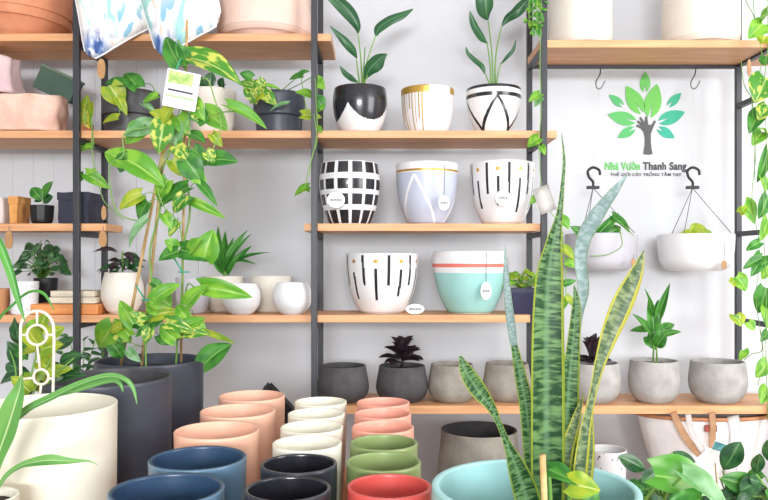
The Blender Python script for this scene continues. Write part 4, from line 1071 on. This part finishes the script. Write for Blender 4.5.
# ---------------------------------------------------------------- climbing pothos in the rear charcoal pot
CY, CX = 2.52, (150-384)/F*2.52
cp = thing('climbing_pothos', (CX, CY, TZ), 'tall pothos climbing bamboo stakes in a charcoal pot at the left', 'potted plant')
czr = HC-.329
obj('pot', pot_bm(CX, CY, TZ, czr-TZ, .177, [(0, .95), (.1, .985), (.5, .99), (1, 1)], wall=.008, seg=96, depth=.04), [CHAR], cp)
obj('soil', disc_bm(CX, CY, czr-.038, .163, amp=.006), SOIL, cp)
for a, b in (((141, 371, 2.50), (168, 112, 2.44)), ((181, 362, 2.54), (187, 20, 2.44)), ((120, 369, 2.56), (163, 150, 2.50))):
    obj('stake', tube(bmesh.new(), [P(*a), P(*b)], .0055 if b[1] > 30 else .0042, 8), BAMBOO, cp)
VINES = [[(146, 372, 2.46), (146, 330, 2.46), (152, 290, 2.45), (150, 250, 2.44), (160, 210, 2.43), (158, 180, 2.43), (170, 150, 2.42), (166, 124, 2.42)],
         [(176, 366, 2.50), (178, 330, 2.48), (182, 290, 2.46), (183, 250, 2.45), (190, 210, 2.44), (186, 170, 2.43), (190, 130, 2.42), (184, 90, 2.42), (185, 60, 2.42), (178, 40, 2.42)],
         [(170, 148, 2.41), (162, 160, 2.40), (157, 182, 2.40), (163, 205, 2.40), (178, 222, 2.41), (182, 240, 2.43)],
         [(186, 94, 2.41), (205, 78, 2.40), (215, 100, 2.39), (221, 128, 2.39), (212, 150, 2.40)],
         [(166, 130, 2.41), (145, 128, 2.38), (124, 134, 2.37), (123, 156, 2.37), (110, 165, 2.37), (112, 198, 2.38), (122, 216, 2.39), (146, 222, 2.42)],
         [(182, 110, 2.41), (200, 118, 2.40), (224, 112, 2.38), (244, 112, 2.38)],
         [(184, 300, 2.46), (188, 284, 2.44), (196, 288, 2.42), (203, 287, 2.41)],
         [(178, 340, 2.48), (196, 322, 2.45), (210, 334, 2.44), (234, 342, 2.43)],
         [(192, 370, 2.52), (204, 358, 2.48), (206, 362, 2.46)]]
anch = []
for i, pts in enumerate(VINES):
    vine(cp, pts, .0034 if i < 2 else .0022)
    anch += [P(*p) for p in spline(pts, 8)]
CLM = [
 ((190, 58), (242, 76), 25, G_POTV), ((180, 66), (163, 34), 16, G_POTD), ((186, 58), (176, 44), 12, G_POTD), ((152, 127), (122, 132), 19, G_PALE), ((144, 128), (123, 141), 22, G_POTH),
 ((164, 122), (158, 152), 19, G_POTV), ((176, 122), (178, 150), 15, G_PALE), ((204, 112), (229, 128), 20, G_POTH), ((196, 122), (206, 108), 16, G_POTD), ((228, 106), (268, 124), 11, G_POTH), ((200, 118), (192, 106), 12, G_POTV), ((170, 120), (150, 110), 13, G_LIME), ((160, 112), (172, 128), 15, G_POTV),
 ((190, 100), (204, 118), 14, G_POTH), ((172, 106), (160, 126), 12, G_LIME), ((178, 116), (186, 134), 15, G_POTH), ((190, 134), (205, 140), 12, G_POTD), ((212, 134), (222, 146), 9, G_LIME),
 ((126, 162), (104, 150), 18, G_POTH), ((126, 158), (117, 172), 15, G_POTD), ((127, 160), (164, 182), 22, G_POTH), ((130, 156), (150, 168), 14, G_POTD), ((193, 149), (208, 165), 14, G_POTD), ((211, 160), (236, 159), 16, G_POTD), ((206, 152), (216, 162), 11, G_POTV), ((176, 146), (188, 160), 12, G_POTV),
 ((172, 160), (184, 176), 13, G_LIME), ((186, 160), (202, 182), 20, G_POTD), ((192, 172), (206, 184), 13, G_POTH), ((188, 188), (157, 203), 18, G_POTD), ((168, 180), (156, 200), 14, G_POTH), ((200, 184), (217, 204), 8, G_POTD), ((190, 202), (225, 216), 9, G_POTH), ((184, 196), (172, 212), 12, G_POTV),
 ((142, 195), (117, 207), 14, G_LIME), ((148, 202), (136, 221), 17, G_POTD), ((148, 220), (124, 246), 10, G_PALE), ((160, 196), (172, 182), 12, G_POTH), ((178, 208), (192, 196), 12, G_POTD), ((164, 214), (172, 228), 9, G_POTH), ((178, 222), (168, 236), 9, G_POTV),
 ((178, 252), (158, 258), 14, G_POTD), ((180, 250), (208, 257), 19, G_POTD), ((204, 258), (212, 230), 22, G_POTH), ((176, 248), (166, 240), 12, G_POTH), ((190, 250), (199, 238), 13, G_POTH),
 ((202, 287), (250, 295), 16, G_POTH), ((187, 306), (204, 284), 17, G_POTH), ((156, 296), (172, 306), 20, G_POTH), ((152, 282), (165, 290), 9, G_POTD), ((154, 300), (178, 282), 14, G_POTH),
 ((134, 324), (118, 300), 13, G_POTH), ((114, 326), (96, 348), 22, G_POTH), ((112, 344), (124, 358), 15, G_POTD), ((116, 330), (132, 342), 14, G_POTV), ((138, 330), (168, 312), 14, G_POTD), ((150, 316), (178, 310), 12, G_LIME), ((160, 334), (172, 344), 14, G_POTD), ((166, 322), (192, 330), 13, G_POTV),
 ((180, 330), (204, 316), 12, G_POTH), ((184, 334), (210, 332), 11, G_POTV), ((206, 332), (236, 343), 5, G_LIME), ((204, 364), (229, 342), 21, G_POTD), ((130, 336), (112, 318), 12, G_POTH), ((144, 322), (130, 312), 11, G_POTV), ((128, 350), (140, 362), 8, G_PALE), ((172, 330), (184, 320), 14, G_POTH),
 ((150, 328), (144, 344), 10, G_POTV), ((186, 318), (176, 304), 12, G_POTH), ((176, 340), (158, 326), 13, G_POTH), ((192, 322), (206, 330), 12, G_POTH), ((122, 326), (106, 332), 10, G_LIME), ((158, 312), (146, 302), 11, G_POTH)]
for s in CLM:
    Yb = 2.40+random.uniform(-.03, .04)
    b0 = P(s[0][0], s[0][1], Yb)
    put_leaf(cp, T_HEART, b0, P(s[1][0], s[1][1], Yb+random.uniform(-.03, .02)), s[2]/F*Yb*1.25, NRM(), s[3])
    q = min(anch, key=lambda p: (p-b0).length+max(0, p.z-b0.z)*.5)
    mid = (b0+q)/2+Vector((0, -.005, .012))
    obj('petiole', tube(bmesh.new(), [q, mid, b0], .0014, 5), STEM, cp)
# printed card tied to the stake
t = thing('plant_card', P(180, 110, 2.36), 'white care card with leaf picture tied to the climbing plant', 'card')
ORI[t] = Vector(t.location)
def quad(pts, d, m, nm, par):
    bm = bmesh.new(); a = [bm.verts.new(P(*p)) for p in pts]; b = [bm.verts.new(v.co+Vector((0, -d, 0))) for v in a]
    bm.faces.new(a); bm.faces.new(b[::-1])
    for i in range(4): bm.faces.new((a[i], b[i], b[(i+1) % 4], a[(i+1) % 4]))
    bmesh.ops.recalc_face_normals(bm, faces=bm.faces)
    return obj(nm, bm, m, par, smooth=False)
CQ = [Vector((168, 68)), Vector((201, 75)), Vector((195, 112)), Vector((162, 105))]
def cq(u, v, Y): p = (CQ[0]*(1-u)+CQ[1]*u)*(1-v)+(CQ[3]*(1-u)+CQ[2]*u)*v; return (p.x, p.y, Y)
quad([cq(0, 0, 2.355), cq(1, 0, 2.355), cq(1, 1, 2.355), cq(0, 1, 2.355)], .0012, CARD, 'card', t)
LP = mat('leaf_picture', (206, 218, 150), .6, c2=(150, 186, 96), scale=60, lo=.4, hi=.6)
quad([cq(.05, .04, 2.3535), cq(.80, .04, 2.3535), cq(.80, .36, 2.3535), cq(.05, .36, 2.3535)], .0006, LP, 'picture', t)
quad([cq(.05, .68, 2.3535), cq(.9, .68, 2.3535), cq(.9, .73, 2.3535), cq(.05, .73, 2.3535)], .0006, mat('card_green_line', (170, 200, 140), .6), 'printed_line', t)
quad([cq(.10, .52, 2.3535), cq(.85, .52, 2.3535), cq(.85, .57, 2.3535), cq(.10, .57, 2.3535)], .0006, INK, 'printed_line', t)
obj('tie', tube(bmesh.new(), [P(176, 70, 2.352), P(180, 60, 2.37), P(185, 58, 2.42)], .002), mat('teal_tie', (56, 164, 130), .5), t)
for (x_, y_) in ((147, 300), (184, 272), (184, 62)):
    c_ = P(x_, y_, 2.44)
    bm = bmesh.new(); tube(bm, [c_+Vector((.016*math.cos(a), .016*math.sin(a), 0)) for a in [2*PI*k/12 for k in range(13)]], .0028, 6)
    tube(bm, [c_+Vector((0, -.016, 0)), c_+Vector((-.03, -.02, .05))], .0026, 6)
    obj('plant_tie', bm, MATS['teal_tie'], cp)

# ---------------------------------------------------------------- plants behind the cream planter at left
PY_ = 2.0; pX = (5-384)/F*PY_
t = thing('trellised_plant', (pX, PY_, TZ), 'yellow green leafy plant with a white wire trellis behind the cream planter', 'potted plant')
obj('pot', pot_bm(pX, PY_, TZ, .2, .078, CYL, wall=.006, seg=48, depth=.02), TERRA, t); obj('soil', disc_bm(pX, PY_, TZ+.182, .07), SOIL, t)
TW = mat('white_wire', (240, 232, 214), .5)
def wire(pts, r=.0048, nm='trellis_wire'):
    pass
bm = bmesh.new(); Yt = 1.93
arch = [(-4, 475, 1.97), (21, 396, Yt), (20.5, 340, Yt)]+[(37-16.5*math.cos(a), 328-17*math.sin(a), Yt) for a in [PI*k/12 for k in range(13)]]+[(54, 340, Yt), (53, 396, Yt), (18, 475, 1.97)]
tube(bm, [P(*p) for p in arch], .0040, 8)
for cx_, cy_, r_ in ((37, 335, 10), (41, 377, 7.5)):
    tube(bm, [P(cx_+r_*math.cos(2*PI*k/24), cy_+r_*math.sin(2*PI*k/24), Yt) for k in range(25)], .0036, 8)
for a, b in (((37, 311), (37, 325)), ((37, 345), (40, 370)), ((21, 335), (27, 335)), ((47, 335), (54, 335)), ((23, 379), (33, 378)), ((48, 378), (53, 379)), ((41, 385), (40, 396))):
    tube(bm, [P(a[0], a[1], Yt), P(b[0], b[1], Yt)], .0033, 8)
obj('trellis', bm, TW, t)
leaves(t, 2.03, [((38, 344), (22, 322), 15, G_LIME), ((40, 330), (46, 312), 16, G_LIME), ((42, 350), (62, 342), 16, G_LIME), ((40, 362), (58, 376), 13, G_LIME), ((36, 350), (18, 352), 10, G_LIME), ((48, 336), (64, 326), 13, G_LIME), ((34, 372), (44, 392), 20, G_LIME),
                ((30, 330), (40, 318), 12, G_POTH), ((50, 372), (70, 368), 10, G_LIME), ((44, 342), (52, 364), 14, G_LIME), ((30, 392), (12, 376), 14, G_LIME)], dy=.03)
leaves(t, 2.1, [((24, 360), (8, 344), 16, G_DARK), ((26, 345), (10, 322), 14, G_DARK), ((60, 366), (80, 352), 13, G_DARK), ((30, 372), (-6, 380), 14, G_DARK), ((46, 366), (68, 380), 15, G_DARK), ((20, 370), (4, 362), 12, G_DARK), ((58, 350), (74, 334), 10, G_DARK), ((28, 360), (16, 336), 12, G_POTD),
                 ((56, 380), (80, 372), 12, G_DARK), ((34, 390), (10, 392), 14, G_DARK), ((18, 340), (14, 318), 10, G_DARK)], dy=.04, tm=T_LANCE)
for e in ((20, 330), (46, 320), (60, 345), (10, 350), (74, 358), (38, 345), (36, 372)):
    vine(t, [(6, 452, PY_), ((22+e[0])/2, (410+e[1])/2, 2.02), (e[0], e[1], 2.04)], .0022, nm='stem')
# wispy dark palm behind the charcoal planter
QY = 2.9; qX = (76-384)/F*QY
t = thing('potted_parlour_palm', (qX, QY, 0), 'wispy dark green palm behind the left post and charcoal planter', 'potted plant')
obj('pot', pot_bm(qX, QY, 0, .55, .11, CYL, wall=.008, seg=48, depth=.03), CHARM, t); obj('soil', disc_bm(qX, QY, .522, .10), SOIL, t)
for (x_, y_) in ((60, 346), (68, 336), (84, 342), (96, 336), (104, 352), (90, 356), (72, 360)):
    vine(t, [(76, 500, QY), (78, 400, QY), ((78+x_)/2+2, y_+26, QY-.02), (x_, y_, QY-.04)], .002, nm='stem')
    for k in range(5):
        a = random.uniform(0, PI); bx_ = x_+(78-x_)*k*.12; by_ = y_+k*8
        put_leaf(t, T_BLADE, P(bx_, by_, QY-.03), P(bx_+13*math.cos(a), by_-10*math.sin(a)+4, QY-.05), 4.2/F*QY, NRM(), G_DARK)

# arching leaved plants at the left front
SY = 1.52; sX = (-8-384)/F*SY
zr = HC-(484-262)/F*SY
t = thing('potted_arching_plant', (sX, SY-.04, TZ), 'long arching green leaves in a small white pot at the left front corner', 'potted plant')
obj('pot', pot_bm(sX, SY-.04, TZ, zr-TZ-.012, .068, CYL, wall=.006, seg=64, depth=.02), CREAM, t); obj('soil', disc_bm(sX, SY-.04, zr-.03, .06), SOIL, t)
for pts, m, fo in (([(-4, 492, 1.46, 3), (6, 476, 1.45, 5), (20, 466, 1.44, 6), (34, 462, 1.43, 9), (50, 460, 1.42, 11), (70, 461, 1.42, 6), (88, 461, 1.42, 2), (98, 465, 1.42, .6)], G_SPID, .3),
                   ([(-10, 492, 1.48, 5), (-4, 460, 1.46, 16), (6, 430, 1.45, 24), (14, 405, 1.44, 20), (19, 390, 1.44, 12), (22, 374, 1.43, 1)], G_SPID, .4),
                   ([(-8, 492, 1.5, 4), (2, 440, 1.49, 7), (24, 412, 1.48, 8), (52, 397, 1.46, 8), (82, 383, 1.45, 6.5), (108, 376, 1.44, 6), (124, 379, 1.43, 5), (133, 388, 1.43, 4), (137, 404, 1.43, .8)], G_SPID, .4),
                   ([(-8, 492, 1.5, 4), (4, 436, 1.5, 6), (40, 402, 1.48, 6), (80, 389, 1.46, 6), (110, 381, 1.45, 5), (120, 384, 1.44, 4), (123, 392, 1.44, .8)], G_SPID, .4),
                   ([(-14, 492, 1.5, 3), (-40, 400, 1.52, 5), (-46, 300, 1.54, 8), (-30, 235, 1.55, 9), (-6, 238, 1.55, 9), (8, 266, 1.55, 8), (17, 296, 1.55, 6), (25, 322, 1.55, .8)], G_PALM, .4),
                   ([(-12, 492, 1.5, 3), (-20, 400, 1.58, 3), (-6, 330, 1.6, 3), (14, 304, 1.6, 3), (30, 292, 1.6, 3), (44, 294, 1.6, 3), (54, 310, 1.6, .8)], G_PALM, .4)):
    obj('leaf', blade_bm(pts, nrm=(.2, -1, .6), fold=fo, n=7), m, t)

# ---------------------------------------------------------------- plants at the right front
GX, GY = (650-384)/F*1.42, 1.40
t = thing('potted_pothos', (GX, GY, TZ), 'large silvery green pothos leaves at the bottom right front', 'potted plant')
obj('pot', pot_bm(GX, GY, TZ, .16, .085, CYL, wall=.004, seg=48, depth=.015), BLKP, t); obj('soil', disc_bm(GX, GY, TZ+.148, .078), SOIL, t)
G_BIG = leafmat('glossy_pothos_leaf', (92, 168, 58), (160, 206, 140), vein=(150, 206, 110), scale=14, lo=.46, hi=.66, trans=.25, rough=.25)
T_BIG = leaf_template('heart', .10, .25, 16, 10, .05)
put_leaf(t, T_BIG, P(655, 476, 1.30), P(724, 490, 1.26), 44/F*1.3, (.15, -.8, .75), G_BIG, 'large silvery green leaf')
put_leaf(t, T_BIG, P(682, 474, 1.24), P(732, 512, 1.20), 26/F*1.24, (.3, -.8, .6), G_PALE)
put_leaf(t, T_BIG, P(600, 500, 1.2), P(580, 515, 1.18), 26/F*1.2, (.0, -1, .6), G_POTD)
put_leaf(t, T_BIG, P(700, 500, 1.22), P(660, 512, 1.2), 26/F*1.2, (.0, -1, .6), G_POTD)
for pts in ([(650, 555, 1.40), (642, 510, 1.34), (655, 487, 1.305), (657, 478, 1.30)], [(652, 555, 1.40), (664, 500, 1.30), (684, 474, 1.24)]  ):
    vine(t, pts, .0028, nm='stem')
put_leaf(sn, T_BIG, P(549, 470, 1.16), P(580, 484, 1.12), 19/F*1.2, (.1, -.9, .6), G_POTD)
put_leaf(sn, T_BIG, P(570, 484, 1.13), P(600, 490, 1.11), 26/F*1.2, (.0, -1, .4), G_LIME)
for pts in ([(556, 590, 1.2), (552, 520, 1.17), (549, 470, 1.16)], [(560, 590, 1.2), (566, 530, 1.16), (570, 484, 1.13)]):
    vine(sn, pts, .0028, nm='stem')
def bush(px, Y, rimpy, R, seed, label, lv, m, dens=26, hgt=.1, L=.09, w=.07):
    X = (px-384)/F*Y; zr = HC-(rimpy-262)/F*Y
    t = thing('potted_rubber_plant', (X, Y, TZ), label, 'potted plant')
    obj('pot', pot_bm(X, Y, TZ, zr-TZ, R, CYL, wall=.005, seg=48, depth=.015), BLKP, t); obj('soil', disc_bm(X, Y, zr-.013, R*.9), SOIL, t)
    for s in lv:
        b0 = P(s[0][0], s[0][1], Y+s[3]); put_leaf(t, T_FLAT if len(s) < 5 else T_OVAL, b0, P(s[1][0], s[1][1], Y+s[3]-.02), s[2]/F*Y*1.1, NRM(), m if len(s) < 5 else s[4])
        vine(t, [((px), rimpy+4, Y), ((px+s[0][0])/2, (rimpy+s[0][1])/2, Y+s[3]*.5), (s[0][0], s[0][1], Y+s[3])], .0022, nm='stem')
    stalked(t, (X, Y, zr-.01), dens, hgt, R*1.2, L, w, T_OVAL, [m, G_POTD], seed=seed, down=.3)
    return t
bush(664, 1.86, 500, .085, 3, 'dark round leaved plant behind the large silvery pothos leaf', [((646, 470), (619, 456), 15, 0), ((672, 452), (696, 462), 11, 0), ((660, 470), (642, 482), 14, -.03), ((690, 478), (668, 486), 14, -.04)], G_DARK, dens=22, hgt=.045, L=.055, w=.042)
bush(728, 1.80, 500, .09, 6, 'glossy dark leaved plant with upright round leaf, lower right', [((723, 470), (741, 442), 20, 0), ((720, 478), (764, 490), 20, -.08, G_POTD), ((744, 488), (722, 500), 16, -.05)], G_DARK, dens=22, hgt=.05, L=.055, w=.042)
bush(775, 1.70, 500, .075, 8, 'dark leaved plant cut off by the right edge', [((756, 474), (760, 454), 12, 0), ((770, 462), (768, 440), 12, 0), ((764, 486), (750, 478), 14, 0)], G_DARK, dens=18, hgt=.07, L=.055, w=.042)
# plant card standing in that plant
t = thing('plant_card', P(718, 474, 1.95), 'white and teal care card standing among the dark plants', 'card')
ORI[t] = Vector(t.location)
CQ = [Vector((715, 440)), Vector((731, 445)), Vector((724, 466)), Vector((706, 460))]
quad([cq(0, 0, 1.94), cq(1, 0, 1.94), cq(1, 1, 1.94), cq(0, 1, 1.94)], .0012, CARD, 'card', t)
quad([cq(.05, .05, 1.9385), cq(.95, .05, 1.9385), cq(.95, .42, 1.9385), cq(.05, .42, 1.9385)], .0006, mat('teal_picture', (120, 184, 190), .6, c2=(60, 130, 140), scale=60), 'picture', t)
obj('stick', tube(bmesh.new(), [P(715, 462, 1.945), P(719, 505, 1.93)], .0022), BAMBOO, t)
# black easel shape behind the peach pots
t = thing('black_board', P(276, 412, 2.75), 'black board corner showing behind the peach pots', 'board')
ORI[t] = Vector((t.location.x, t.location.y, 0)); t.location = ORI[t]
bm = bmesh.new(); quad([(262, 390, 2.75), (268, 382, 2.75), (294, 409, 2.72), (290, 520, 2.70)], .02, BLKP, 'panel', t)
bm.free()
tube_ = tube(bmesh.new(), [P(270, 384, 2.76), P(300, 415, 2.74), Vector((P(310, 415, 2.74).x, 2.70, 0))], .008, 8); obj('leg', tube_, BLKP, t)
o2 = tube(bmesh.new(), [P(266, 386, 2.77), Vector((P(250, 415, 2.77).x, 2.80, 0))], .008, 8); obj('leg', o2, BLKP, t)
